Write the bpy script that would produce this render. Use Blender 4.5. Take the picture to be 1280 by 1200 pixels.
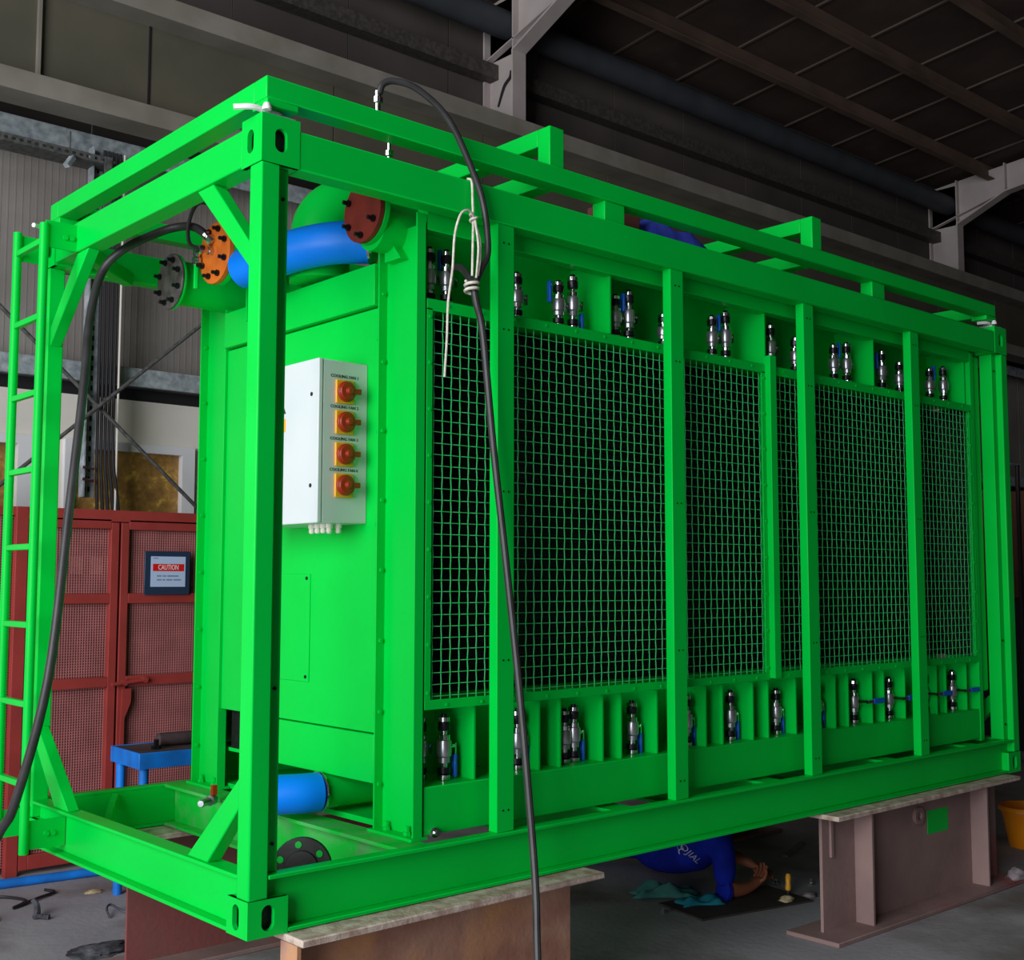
import bpy, bmesh, math, random
from mathutils import Vector, Matrix, Euler
random.seed(7)
SC = bpy.context.scene
for o in list(bpy.data.objects): bpy.data.objects.remove(o, do_unlink=True)
COL = SC.collection
PI = math.pi

# ------------------------------------------------------------------ camera
cam = bpy.data.cameras.new('camera'); cam.sensor_fit = 'HORIZONTAL'; cam.sensor_width = 36.0
cam.lens = 1509.7 / 1280 * 36.0; cam.clip_end = 200; cam.clip_start = .05
co = bpy.data.objects.new('camera', cam); COL.objects.link(co)
yaw, pitch, roll = .8425, .0844, .0007
fw = Vector((math.cos(pitch)*math.cos(yaw), math.cos(pitch)*math.sin(yaw), math.sin(pitch)))
rt = Vector((math.sin(yaw), -math.cos(yaw), 0)); up = rt.cross(fw)
r2 = rt*math.cos(roll)+up*math.sin(roll); u2 = -rt*math.sin(roll)+up*math.cos(roll)
co.matrix_world = Matrix(((r2.x, u2.x, -fw.x, -1.906), (r2.y, u2.y, -fw.y, -3.341), (r2.z, u2.z, -fw.z, 1.085), (0, 0, 0, 1)))
SC.camera = co
# ------------------------------------------------------------------ world, light, exposure
w = bpy.data.worlds.new('world'); SC.world = w; w.use_nodes = True
w.node_tree.nodes['Background'].inputs[0].default_value = (.80, .90, 1.0, 1)
w.node_tree.nodes['Background'].inputs[1].default_value = .045
def area(name, loc, rot, sx, sy, power, color):
    l = bpy.data.lights.new(name, 'AREA'); l.shape = 'RECTANGLE'; l.size = sx; l.size_y = sy; l.energy = power; l.color = color
    o = bpy.data.objects.new(name, l); COL.objects.link(o); o.location = loc; o.rotation_euler = rot; return o
# daylight through the wide open end of the hall (behind and left of the camera)
area('daylight_end_door', (-7.0, -2.3, 2.9), (0, -PI/2, 0), 6.4, 7.0, 1200, (.95, .98, 1.0))
SC.view_settings.view_transform = 'Standard'; SC.view_settings.look = 'None'
SC.view_settings.exposure = 0.0; SC.view_settings.gamma = 1.0; SC.view_settings.use_curve_mapping = False

# ------------------------------------------------------------------ materials
def srgb(r, g, b):
    f = lambda c: c/12.92 if c <= .04045 else ((c+.055)/1.055)**2.4
    return (f(r/255), f(g/255), f(b/255))
def mat(name, c1, c2=None, scale=4, rough=.5, metal=0, bump=0, bscale=60, spec=.4, detail=4, c3=None, c3lo=.6, c3hi=.7, c3scale=2, trans=0, lo=.35, hi=.65, coat=0):
    m = bpy.data.materials.new(name); m.use_nodes = True; nt = m.node_tree; b = nt.nodes['Principled BSDF']
    b.inputs['Roughness'].default_value = rough; b.inputs['Metallic'].default_value = metal
    b.inputs['Specular IOR Level'].default_value = spec
    b.inputs['Transmission Weight'].default_value = trans
    b.inputs['Coat Weight'].default_value = coat
    tc = nt.nodes.new('ShaderNodeTexCoord')
    if c2 is None: b.inputs['Base Color'].default_value = (*c1, 1)
    else:
        n = nt.nodes.new('ShaderNodeTexNoise'); n.inputs['Scale'].default_value = scale; n.inputs['Detail'].default_value = detail
        nt.links.new(tc.outputs['Object'], n.inputs['Vector'])
        r = nt.nodes.new('ShaderNodeValToRGB'); r.color_ramp.elements[0].position = lo; r.color_ramp.elements[1].position = hi
        r.color_ramp.elements[0].color = (*c1, 1); r.color_ramp.elements[1].color = (*c2, 1)
        nt.links.new(n.outputs['Fac'], r.inputs['Fac']); out = r.outputs['Color']
        if c3 is not None:
            n2 = nt.nodes.new('ShaderNodeTexNoise'); n2.inputs['Scale'].default_value = c3scale; n2.inputs['Detail'].default_value = 6
            nt.links.new(tc.outputs['Object'], n2.inputs['Vector'])
            mr = nt.nodes.new('ShaderNodeMapRange'); mr.inputs[1].default_value = c3lo; mr.inputs[2].default_value = c3hi
            nt.links.new(n2.outputs['Fac'], mr.inputs[0])
            mx = nt.nodes.new('ShaderNodeMix'); mx.data_type = 'RGBA'
            nt.links.new(mr.outputs[0], mx.inputs['Factor']); nt.links.new(out, mx.inputs['A']); mx.inputs['B'].default_value = (*c3, 1); out = mx.outputs['Result']
        nt.links.new(out, b.inputs['Base Color'])
    if bump:
        n3 = nt.nodes.new('ShaderNodeTexNoise'); n3.inputs['Scale'].default_value = bscale; n3.inputs['Detail'].default_value = 4
        nt.links.new(tc.outputs['Object'], n3.inputs['Vector'])
        bp = nt.nodes.new('ShaderNodeBump'); bp.inputs['Strength'].default_value = bump; bp.inputs['Distance'].default_value = .01
        nt.links.new(n3.outputs['Fac'], bp.inputs['Height']); nt.links.new(bp.outputs['Normal'], b.inputs['Normal'])
    return m
GREEN = mat('green_gloss_paint', (0, .54, .050), (0, .58, .056), 3, .34, 0, .03, 18, .12)
DUSTY = mat('green_paint_dusty', (.003, .55, .045), (.12, .42, .14), 9, .55, 0, .05, 40, .25, lo=.45, hi=.75)
RUST = mat('rusty_primed_steel', srgb(150, 106, 90), srgb(176, 136, 118), 5, .75, 0, .25, 50, .2, 8, srgb(204, 142, 76), .50, .74, 2.6)
RUSTRED = mat('dull_red_primer_steel', srgb(138, 74, 74), srgb(116, 82, 76), 2.5, .7, 0, .15, 40, .25, 6, srgb(126, 104, 96), .58, .78, 3)
RUSTGREY = mat('brown_grey_steel', srgb(134, 110, 108), srgb(152, 126, 122), 3, .7, 0, .15, 40, .25, 6, srgb(150, 84, 80), .58, .75, 1.8)
FLANGE = mat('worn_pale_flange_steel', srgb(212, 196, 184), srgb(158, 132, 118), 14, .7, .1, .3, 70, .3, 8)
CONC = mat('dusty_concrete', srgb(152, 149, 156), srgb(170, 167, 172), 1.6, .85, 0, .25, 26, .2, 10, srgb(112, 104, 100), .50, .70, 1.3)
CAGE = mat('red_oxide_paint', srgb(168, 62, 58), srgb(150, 56, 52), 4, .55, 0, .05, 40, .3)
CAGEMESH = mat('dull_red_mesh', srgb(186, 114, 114), srgb(164, 100, 100), 6, .6)
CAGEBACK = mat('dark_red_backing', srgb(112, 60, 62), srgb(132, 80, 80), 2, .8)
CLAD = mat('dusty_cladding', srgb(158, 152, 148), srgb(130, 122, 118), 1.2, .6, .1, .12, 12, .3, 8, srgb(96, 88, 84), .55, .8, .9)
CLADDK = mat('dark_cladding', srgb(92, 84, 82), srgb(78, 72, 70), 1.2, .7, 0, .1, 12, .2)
GALV = mat('galvanised_steel', srgb(196, 204, 210), srgb(140, 150, 158), 16, .5, .2, .05, 40, .4, 6)
GALVDK = mat('dull_galvanised', srgb(110, 110, 108), srgb(80, 82, 82), 30, .6, .3, .05, 40, .3, 6)
GIRD = mat('grey_olive_paint', srgb(98, 94, 80), srgb(84, 82, 72), 1.5, .6, 0, .05, 20, .3)
GIRDF = mat('girder_flange_paint', srgb(146, 140, 132), srgb(128, 122, 112), 3, .65, 0, .05, 20, .3)
COLM = mat('column_grey_paint', srgb(196, 184, 182), srgb(176, 164, 162), 2, .6, 0, .05, 20, .3)
ROOF = mat('brown_roof_sheet', srgb(86, 72, 66), srgb(70, 58, 54), 1.5, .75, 0, .1, 10, .2, 6, srgb(98, 84, 78), .6, .8, 2)
ROOFS = mat('roof_seam_steel', srgb(96, 82, 74), None, 1, .7)
PURL = mat('brown_purlin_steel', srgb(112, 92, 80), srgb(94, 78, 68), 2, .7, 0, .05, 20, .2)
WHITEP = mat('white_wall_panel', srgb(238, 230, 220), srgb(228, 222, 214), 2, .6)
FRAMEW = mat('white_window_frame', srgb(232, 232, 236), None, 1, .45)
BLACK = mat('black_rubber', srgb(44, 42, 42), srgb(56, 54, 54), 20, .5, 0, .05, 80, .4)
HOSEM = mat('dark_grey_hose', srgb(44, 42, 44), srgb(56, 54, 56), 10, .45, 0, .03, 80, .4)
CORE = mat('black_radiator_core', srgb(16, 17, 17), srgb(26, 26, 26), 30, .7, 0, .2, 90, .2)
CHROME = mat('bright_steel', srgb(205, 205, 212), None, 1, .16, 1.0)
STEELG = mat('satin_valve_steel', srgb(182, 182, 190), srgb(160, 160, 170), 12, .3, .85)
DARKST = mat('dark_fitting_steel', srgb(40, 40, 46), None, 1, .3, .7)
BLUEH = mat('blue_handle', srgb(20, 90, 200), None, 1, .4)
BLUEP = mat('bright_blue_rubber', srgb(0, 122, 238), srgb(0, 128, 244), 5, .42, 0, .03, 20, .3)
BLUEF = mat('blue_paint_worn', srgb(22, 132, 236), srgb(26, 108, 196), 8, .5, 0, .1, 40, .3)
ORANGE = mat('orange_primer', srgb(226, 118, 36), srgb(200, 96, 30), 14, .6, 0, .1, 40, .3)
REDOX = mat('red_oxide_flange', srgb(128, 44, 34), srgb(110, 36, 30), 12, .6, 0, .15, 40, .3)
GREYF = mat('grey_steel_flange', srgb(120, 112, 112), srgb(78, 70, 70), 14, .45, .4, .2, 40, .4)
BLKF = mat('black_flange_slot_shade', srgb(46, 44, 46), srgb(34, 34, 34), 10, .5, .3, .1, 40, .4, 4, srgb(90, 110, 96), .66, .74, 9)
BOX = mat('white_enclosure_paint', srgb(206, 212, 214), srgb(200, 207, 210), 3, .35, 0, .01, 40, .4)
YEL = mat('yellow_plastic', srgb(238, 170, 40), None, 1, .4)
REDK = mat('red_knob_plastic', srgb(150, 44, 22), None, 1, .3)
INK = mat('black_ink', (.01, .01, .01), None, 1, .6)
INKGREY = mat('grey_ink', srgb(120, 140, 165), None, 1, .6)
SIGNB = mat('dark_blue_plastic_pocket', srgb(44, 58, 84), None, 1, .3)
PAPER = mat('white_paper', srgb(188, 206, 240), None, 1, .6)
SIGNR = mat('red_print', srgb(222, 20, 18), None, 1, .6)
WHITE = mat('white_print', srgb(235, 235, 235), None, 1, .6)
ROPE = mat('white_cotton_rope', srgb(226, 222, 208), srgb(196, 190, 176), 60, .8, 0, .2, 200, .2)
CABLE = mat('black_cable', srgb(38, 36, 40), None, 1, .5)
CLOTHR = mat('blue_cotton_cloth', srgb(74, 92, 216), srgb(56, 72, 190), 8, .85, 0, .2, 40, .1)
CLOTHB = mat('blue_workwear', srgb(24, 44, 170), srgb(18, 34, 140), 8, .85, 0, .2, 40, .1)
SKIN = mat('brown_skin', srgb(150, 92, 68), srgb(138, 82, 60), 8, .55, 0, .05, 60, .3)
HAIR = mat('black_hair', srgb(16, 14, 14), None, 1, .7)
TEAL = mat('teal_cloth', srgb(70, 130, 122), srgb(54, 106, 104), 8, .9, 0, .2, 40, .1)
TEALT = mat('blue_green_cloth', srgb(16, 120, 140), None, 1, .9)
BOARD = mat('dark_cardboard', srgb(62, 54, 50), srgb(48, 42, 40), 6, .9)
BUCK = mat('orange_plastic', srgb(232, 140, 20), srgb(214, 122, 16), 3, .4, 0, .02, 30, .4)
RAG = mat('pale_rag', srgb(150, 140, 146), srgb(120, 108, 112), 20, .9, 0, .3, 60, .1)
RAGY = mat('cream_rag', srgb(206, 190, 150), srgb(170, 150, 110), 20, .9, 0, .3, 60, .1)
TABTOP = mat('greasy_table_top', srgb(92, 82, 78), srgb(70, 62, 60), 8, .7, 0, .1, 40, .3)
ROLL = mat('grey_brown_tube', srgb(88, 70, 74), srgb(70, 56, 58), 12, .75, 0, .1, 40, .2)
DIRT = mat('dark_slag', srgb(104, 104, 112), srgb(52, 52, 56), 18, .9, 0, .5, 30, .2, 8)
EAVE = mat('dark_speckled_galvanised', srgb(92, 86, 82), srgb(70, 66, 64), 30, .6, .2, .05, 40, .3)
DUCT = mat('blue_grey_duct', srgb(66, 70, 76), srgb(58, 60, 66), 3, .6)
BROWNB = mat('brown_painted_steel', srgb(120, 78, 58), srgb(104, 66, 50), 2, .7)
CREAM = mat('cream_plastic', srgb(236, 230, 190), None, 1, .4)
def gold_glass():
    m = bpy.data.materials.new('gold_mirror_film'); m.use_nodes = True; nt = m.node_tree; b = nt.nodes['Principled BSDF']
    tc = nt.nodes.new('ShaderNodeTexCoord'); n = nt.nodes.new('ShaderNodeTexNoise'); n.inputs['Scale'].default_value = 9; n.inputs['Detail'].default_value = 10; n.inputs['Roughness'].default_value = .7; n.inputs['Distortion'].default_value = .3
    r = nt.nodes.new('ShaderNodeValToRGB'); e = r.color_ramp.elements
    e[0].position = .40; e[0].color = (*srgb(150, 112, 66), 1); e[1].position = .66; e[1].color = (*srgb(250, 206, 100), 1)
    k = e.new(.54); k.color = (*srgb(186, 142, 76), 1)
    nt.links.new(tc.outputs['Object'], n.inputs['Vector']); nt.links.new(n.outputs['Fac'], r.inputs['Fac']); nt.links.new(r.outputs['Color'], b.inputs['Base Color'])
    b.inputs['Metallic'].default_value = .1; b.inputs['Roughness'].default_value = .28
    bp = nt.nodes.new('ShaderNodeBump'); bp.inputs['Strength'].default_value = .35; bp.inputs['Distance'].default_value = .02
    nt.links.new(n.outputs['Fac'], bp.inputs['Height']); nt.links.new(bp.outputs['Normal'], b.inputs['Normal'])
    return m
GOLD = gold_glass()

# ------------------------------------------------------------------ mesh builder
class MB:
    def __init__(s): s.v = []; s.f = []; s.m = []
    def add(s, vs, fs, mi=0):
        o = len(s.v); s.v += [tuple(p) for p in vs]; s.f += [tuple(i+o for i in f) for f in fs]; s.m += [mi]*len(fs); return s
    def box(s, x0, x1, y0, y1, z0, z1, mi=0):
        return s.add([(x0,y0,z0),(x1,y0,z0),(x1,y1,z0),(x0,y1,z0),(x0,y0,z1),(x1,y0,z1),(x1,y1,z1),(x0,y1,z1)],
                     [(0,3,2,1),(4,5,6,7),(0,1,5,4),(1,2,6,5),(2,3,7,6),(3,0,4,7)], mi)
    def bar(s, p, q, a, b, upv=(0,0,1), mi=0):      # box from p to q, a wide sideways, b high along upv
        p, q = Vector(p), Vector(q); d = (q-p).normalized(); u = Vector(upv); sd = d.cross(u)
        if sd.length < 1e-6: sd = d.cross(Vector((1,0,0)))
        sd.normalize(); u = sd.cross(d).normalized(); vs = []
        for e in (p, q):
            for i, j in ((-1,-1),(1,-1),(1,1),(-1,1)): vs.append(e+sd*a*.5*i+u*b*.5*j)
        return s.add(vs, [(3,2,1,0),(4,5,6,7),(0,1,5,4),(1,2,6,5),(2,3,7,6),(3,0,4,7)], mi)
    def lathe(s, o, ax, prof, n=20, mi=0, mats=None, start=0):   # prof: (r, t)
        o = Vector(o); ax = Vector(ax).normalized(); t = ax.orthogonal().normalized(); b = ax.cross(t)
        vs = []
        for r, h in prof:
            for k in range(n):
                a = 2*PI*k/n+start; vs.append(o+ax*h+(t*math.cos(a)+b*math.sin(a))*r)
        base = len(s.v); s.v += [tuple(p) for p in vs]
        for i in range(len(prof)-1):
            for k in range(n):
                k2 = (k+1) % n
                s.f.append((base+i*n+k, base+i*n+k2, base+(i+1)*n+k2, base+(i+1)*n+k)); s.m.append(mats[i] if mats else mi)
        s.f.append(tuple(base+k for k in range(n))[::-1]); s.m.append(mats[0] if mats else mi)
        s.f.append(tuple(base+(len(prof)-1)*n+k for k in range(n))); s.m.append(mats[-1] if mats else mi)
        return s
    def cyl(s, p, q, r, n=16, mi=0, r1=None):
        p, q = Vector(p), Vector(q); return s.lathe(p, q-p, [(r, 0), (r if r1 is None else r1, (q-p).length)], n, mi)
    def tube(s, pts, r, n=10, sub=6, mi=0):
        P = spline(pts, sub); m = len(P); rr = r if callable(r) else (lambda t: r)
        base = len(s.v); T = (P[1]-P[0]).normalized(); N = T.orthogonal().normalized()
        for i, p in enumerate(P):
            T = (P[min(i+1, m-1)]-P[max(i-1, 0)]).normalized(); N = (N-T*N.dot(T)).normalized(); B = T.cross(N); q = rr(i/(m-1))
            for k in range(n):
                a = 2*PI*k/n; s.v.append(tuple(p+(N*math.cos(a)+B*math.sin(a))*q))
        for i in range(m-1):
            for k in range(n):
                k2 = (k+1) % n; s.f.append((base+i*n+k, base+i*n+k2, base+(i+1)*n+k2, base+(i+1)*n+k)); s.m.append(mi)
        s.f.append(tuple(base+k for k in range(n))[::-1]); s.f.append(tuple(base+(m-1)*n+k for k in range(n))); s.m += [mi, mi]
        return s
    def slotplate(s, c, u, v, nrm, wu, wv, su, sv, th, mi=0):   # plate centred at c, sized wu x wv, stadium slot su x sv, thickness th behind the face
        c, u, v, nrm = map(Vector, (c, u, v, nrm)); N = 32; inn = []; out = []
        for k in range(N):
            a = 2*PI*(k+.5)/N; ca, sa = math.cos(a), math.sin(a)
            r = su/2; st = sv/2-r; px, py = ca*r, sa*r+(st if sa > 0 else -st)
            inn.append((px, py)); t = min(wu/2/abs(ca) if abs(ca) > 1e-9 else 9, wv/2/abs(sa) if abs(sa) > 1e-9 else 9); out.append([ca*t, sa*t])
        for sx in (-1, 1):
            for sy in (-1, 1):
                j = min(range(N), key=lambda k: (out[k][0]-sx*wu/2)**2+(out[k][1]-sy*wv/2)**2); out[j] = [sx*wu/2, sy*wv/2]
        vs = []
        for d in (0, -th):
            for P in (out, inn):
                for x, y in P: vs.append(c+u*x+v*y+nrm*d)
        fs = []
        for k in range(N):
            j = (k+1) % N
            fs += [(k, j, N+j, N+k), (2*N+j, 2*N+k, 3*N+k, 3*N+j), (N+k, N+j, 3*N+j, 3*N+k), (j, k, 2*N+k, 2*N+j)]
        return s.add(vs, fs, mi)
    def build(s, name, mats, parent=None, bevel=0, at=None, smooth=True, kind=None, label=None, sharp=35):
        off = at if at is not None else ORG.get(parent, Vector((0,0,0))); off = Vector(off)
        me = bpy.data.meshes.new(name); me.from_pydata([tuple(Vector(p)-off) for p in s.v], [], s.f)
        mats = mats if isinstance(mats, (list, tuple)) else [mats]
        for m in mats: me.materials.append(m)
        me.polygons.foreach_set('material_index', s.m)
        bm = bmesh.new(); bm.from_mesh(me)
        bmesh.ops.recalc_face_normals(bm, faces=bm.faces); bm.to_mesh(me); bm.free()
        if smooth:
            me.polygons.foreach_set('use_smooth', [True]*len(me.polygons)); me.set_sharp_from_angle(angle=math.radians(sharp))
        o = bpy.data.objects.new(name, me); COL.objects.link(o)
        if parent is not None:
            o.parent = parent; o.location = off-ORG.get(parent, Vector((0,0,0)))
        else: o.location = off
        ORG[o] = off
        if bevel:
            b = o.modifiers.new('bevel', 'BEVEL'); b.width = bevel; b.segments = 2; b.limit_method = 'ANGLE'; b.angle_limit = math.radians(50); b.harden_normals = False
        if kind: o['kind'] = kind
        if label: o['label'] = label
        return o
ORG = {}
def spline(pts, sub):
    P = [Vector(p) for p in pts]
    if len(P) == 2 or sub <= 1: return P
    Q = [P[0]*2-P[1]]+P+[P[-1]*2-P[-2]]; out = []
    for i in range(1, len(Q)-2):
        a, b, c, d = Q[i-1:i+3]
        for k in range(sub):
            t = k/sub; out.append(.5*((2*b)+(c-a)*t+(2*a-5*b+4*c-d)*t*t+(3*b-a-3*c+d)*t**3))
    out.append(P[-1]); return out
def thing(name, label, cat, loc, group=None):
    o = bpy.data.objects.new(name, None); COL.objects.link(o); o.location = loc; o.empty_display_size = .1
    o['label'] = label; o['category'] = cat
    if group: o['group'] = group
    ORG[o] = Vector(loc); return o
def tag(o, label, cat, group=None):
    o['label'] = label; o['category'] = cat
    if group: o['group'] = group
    return o
def structure(o): o['kind'] = 'structure'; return o
def sempty(name, loc=(0,0,0)):
    o = bpy.data.objects.new(name, None); COL.objects.link(o); o.location = loc; o['kind'] = 'structure'; ORG[o] = Vector(loc); return o
def copy_part(o, parent, newloc):      # copy of a part (and its sub-parts) under the same parent
    c = o.copy(); COL.objects.link(c); c.parent = parent; c.location = Vector(newloc)-ORG[parent]; ORG[c] = Vector(newloc)
    for ch in [k for k in SC.objects if k.parent == o]:
        d = ch.copy(); COL.objects.link(d); d.parent = c
    return c
def text(s, size, u, v, n, pos, name, m, parent, depth=.0006, align='CENTER', xs=1.0):
    cu = bpy.data.curves.new('lettering', 'FONT'); cu.body = s; cu.size = size; cu.extrude = depth; cu.align_x = align; cu.align_y = 'CENTER'; cu.resolution_u = 2
    t = bpy.data.objects.new('lettering', cu); COL.objects.link(t); dg = bpy.context.evaluated_depsgraph_get(); dg.update()
    me = bpy.data.meshes.new_from_object(t.evaluated_get(dg)); bpy.data.objects.remove(t); bpy.data.curves.remove(cu)
    u, v, n = map(Vector, (u, v, n)); off = ORG[parent]
    for q in me.vertices: q.co = Vector(pos)+u*q.co.x*xs+v*q.co.y+n*q.co.z-off
    me.materials.clear(); me.materials.append(m); me.name = name
    o = bpy.data.objects.new(name, me); COL.objects.link(o); o.parent = parent; ORG[o] = off; return o

L, W, H, G = 5.02, 1.856, 2.591, -.58      # frame length, width, height; hall floor level
YW = 5.05                                   # long wall of the hall

# ================================================================== HALL
structure(MB().box(-12, 17, -9, 5.3, G-.2, G).build('floor', CONC, smooth=False))
wl = sempty('wall_left', (4, YW, G))
x = -5.1
for i in range(20):                          # cladding sheets above the white panels
    MB().box(x, x+1.085, YW, YW+.02, 2.5, 4.18).build('cladding_sheet', CLAD, wl)
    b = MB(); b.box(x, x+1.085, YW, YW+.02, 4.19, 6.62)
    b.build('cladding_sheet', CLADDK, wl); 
    rb = MB()
    for k in range(22): rb.box(x+.02+k*.049, x+.030+k*.049, YW-.0022, YW, 2.5, 4.17)
    rb.build('sheet_ribs', CLAD, wl, kind='stuff')
    x += 1.1
# girts
b = MB().box(-4, 16.9, 4.86, 4.875, 2.50, 2.60).box(-4, 16.9, 4.86, YW, 2.60, 2.615).box(-4, 16.9, 4.86, 4.90, 2.485, 2.50); b.build('girt', GALV, wl)
b = MB().box(-4, 16.9, 4.80, 4.815, 4.09, 4.21).box(-4, 16.9, 4.80, YW, 4.21, 4.225); b.build('girt', GALV, wl)
MB().box(-4, 16.9, 4.98, YW, 2.405, 2.485).build('painted_girt_shadow', CABLE, wl)  # flat black strip painted in for the shade below the girt
MB().box(-4, 16.9, 4.99, YW+.02, 2.083, 2.40).build('white_panel', WHITEP, wl)
MB().box(-4, .05, 4.99, YW+.02, G, 2.08).build('white_panel', WHITEP, wl)
MB().box(1.11, 1.33, 4.99, YW+.02, .9, 2.08).build('white_panel', WHITEP, wl)
MB().box(2.31, 16.9, 4.99, YW+.02, G, 2.08).build('white_panel', WHITEP, wl)
MB().box(.05, 2.31, 4.99, YW+.02, G, .9).build('white_panel', WHITEP, wl)
# cross-brace rods
for p, q in (((.45, 4.64, 3.140), (2.35, 4.64, 1.465)), ((2.45, 4.60, 3.204), (.45, 4.60, 1.408))):
    MB().cyl(p, q, .014, 8).build('brace_rod', GALVDK, wl, label='grey diagonal brace rod')
# columns with haunch and rafter
def column(x0):
    cx = x0+.08
    b = MB().box(x0, x0+.16, 4.62, 4.64, G, 5.95).box(x0, x0+.16, 5.02, 5.04, G, 6.5).box(cx-.006, cx+.006, 4.64, 5.02, G, 6.5)
    c = b.build('column', COLM, wl, label='grey steel portal column')
    hb = MB()
    # rafter: web plate polygon, bottom flange, top flange, stiffeners
    pts = [(5.02, 5.95), (4.62, 5.95), (3.95, 6.24), (2.6, 6.42), (-9, 7.5), (-9, 7.75), (5.02, 6.52)]
    n = len(pts); hb.add([(cx-.006, y, z) for y, z in pts]+[(cx+.006, y, z) for y, z in pts], [tuple(range(n)), tuple(range(n, 2*n))[::-1]]+[(i, (i+1) % n, n+(i+1) % n, n+i) for i in range(n)])
    for i in (1, 2, 3):
        (y0, z0), (y1, z1) = pts[i], pts[i+1]; hb.bar((cx, y0, z0), (cx, y1, z1), .16, .02)
    hb.build('rafter', COLM, c)
    st = MB()
    for y, z0, z1 in ((4.63, 5.95, 6.55), (3.95, 6.24, 6.62)): st.box(x0+.005, cx, y-.008, y+.008, z0, z1)
    st.bar((cx-.04, 5.02, 5.95), (cx-.04, 3.95, 6.24), .07, .012); st.build('stiffener', COLM, c)
    MB().box(cx-.1, cx+.1, 4.605, 4.66, 4.9, 5.06).build('bracket', COLM, c)
    return c
column(5.2); column(13.3)
b = MB(); b.tube([(5.27, 4.9, 5.5), (5.25, 4.8, 5.66), (5.25, 4.72, 5.72), (5.25, 4.70, 5.78)], .012, 6, 4); b.build('hook', CABLE, wl)
# crane runway girder
cg = MB().box(-4, 16.9, 4.30, 4.56, 4.20, 4.34).box(-4, 16.9, 4.30, 4.60, 4.99, 5.14).build('crane_girder', GIRDF, wl)
xs = [-4, -2.2, -.6, .885, 1.66, 3.2, 4.75, 6.3, 7.85, 9.4, 10.95, 12.5, 14.05, 15.6, 16.9]
for a, c in zip(xs, xs[1:]): MB().box(a+.006, c-.006, 4.50, 4.52, 4.34, 4.99).build('web_panel', GIRD, cg)
MB().box(.875, .895, 4.46, 4.50, 4.34, 4.99).build('stiffener', GIRDF, cg)
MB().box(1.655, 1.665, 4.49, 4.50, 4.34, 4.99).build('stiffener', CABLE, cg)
# far end wall
we = sempty('wall_back', (16.9, -2, G))
for i in range(13): MB().box(16.9, 16.94, 5.0-1.1*(i+1)+.01, 5.0-1.1*i, G, 7.6).build('cladding_sheet', ROOF, we)
wr = sempty('wall_right', (4, -8.9, G))
for i in range(24): MB().box(-7+i, -6.01+i, -8.94, -8.9, G, 7.9).build('cladding_sheet', CLADDK, wr)
# roof
cl = sempty('ceiling', (4, 0, 6.5))
def rz(y): return 6.60+.1*(5-y)
x = -6.0
for i in range(23):
    MB().bar((x+.495, 5.2, rz(5.2)), (x+.495, -9, rz(-9)), .985, .02).build('roof_sheet', ROOF, cl); 
    MB().bar((x+1.0, 5.2, rz(5.2)-.01), (x+1.0, -9, rz(-9)-.01), .03, .035).build('roof_seam', ROOFS, cl)
    x += 1.0
for y in (4.2, 3.25, 2.2, 1.1, 0, -1.1, -2.2):
    z = rz(y)-.02
    MB().box(-6, 16.9, y-.008, y+.008, z-.20, z).box(-6, 16.9, y-.09, y, z-.21, z-.195).box(-6, 16.9, y, y+.08, z-.012, z).build('purlin', PURL, cl)
MB().box(-6, 16.9, 4.90, 5.04, 5.76, 5.80).box(-6, 16.9, 4.90, 4.905, 5.80, 5.90).build('eave_rail', EAVE, wl)
MB().cyl((-6, 4.78, 6.24), (16.9, 4.78, 6.24), .13, 20).build('eave_duct', DUCT, wl)
# windows
def window(n, x0, x1, z0, z1, panes):
    b = MB().box(x0, x1, 4.95, 5.06, z1-.06, z1).box(x0, x1, 4.95, 5.06, z0, z0+.06).box(x0, x0+.06, 4.95, 5.06, z0+.06, z1-.06).box(x1-.1, x1, 4.95, 5.06, z0+.06, z1-.06)
    wd = structure(b.build('window_%d' % n, FRAMEW, at=((x0+x1)/2, 5.0, z0)))
    for a, c in panes: MB().box(a, c, 5.01, 5.02, z0+.06, z1-.06).build('pane', GOLD, wd)
    return wd
window(1, .05, 1.11, .9, 2.08, [(.11, 1.01)])
window(2, 1.33, 2.31, .9, 2.08, [(1.39, 2.21)])
# cable tray with cables
t = thing('cable_tray', 'galvanised cable tray with black cables running up the wall between windows', 'cable tray', (1.45, 4.78, 1.6))
b = MB().box(1.355, 1.365, 4.68, 4.76, 1.66, 4.1).box(1.365, 1.46, 4.755, 4.76, 1.66, 4.1); b.build('tray_channel', GALV, t)
hb = MB()
for k in range(34):
    for j in (0, 1): hb.box(1.385+.03*j, 1.40+.03*j, 4.752, 4.756, 1.70+k*.07, 1.735+k*.07)
hb.build('tray_slots', CABLE, t, kind='stuff')
for k in range(5):
    xx = 1.455+.028*k; MB().tube([(xx, 4.72, 4.1), (xx, 4.72, 3.0), (xx+.005, 4.72, 2.0), (xx+.01+.006*k, 4.72, 1.75), (xx+.03+.012*k, 4.74, 1.45), (xx+.06+.012*k, 4.76, .9)], .0125, 8, 4).build('cable', CABLE, t)
MB().cyl((1.60, 4.72, 4.1), (1.60, 4.72, .9), .008, 8).build('conduit', WHITEP, t)
for z in (1.78, 1.86): MB().cyl((1.34, 4.67, z), (1.42, 4.67, z-.01), .012, 8).build('clamp_bolt', CHROME, t)
t = thing('perforated_tray', 'perforated steel tray hung under the upper wall beam, top left', 'cable tray', (.4, 4.6, 3.98))
pb = MB()
for k in range(70): pb.box(-2+k*.05, -1.978+k*.05, 4.59, 4.596, 3.975, 3.995)
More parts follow.
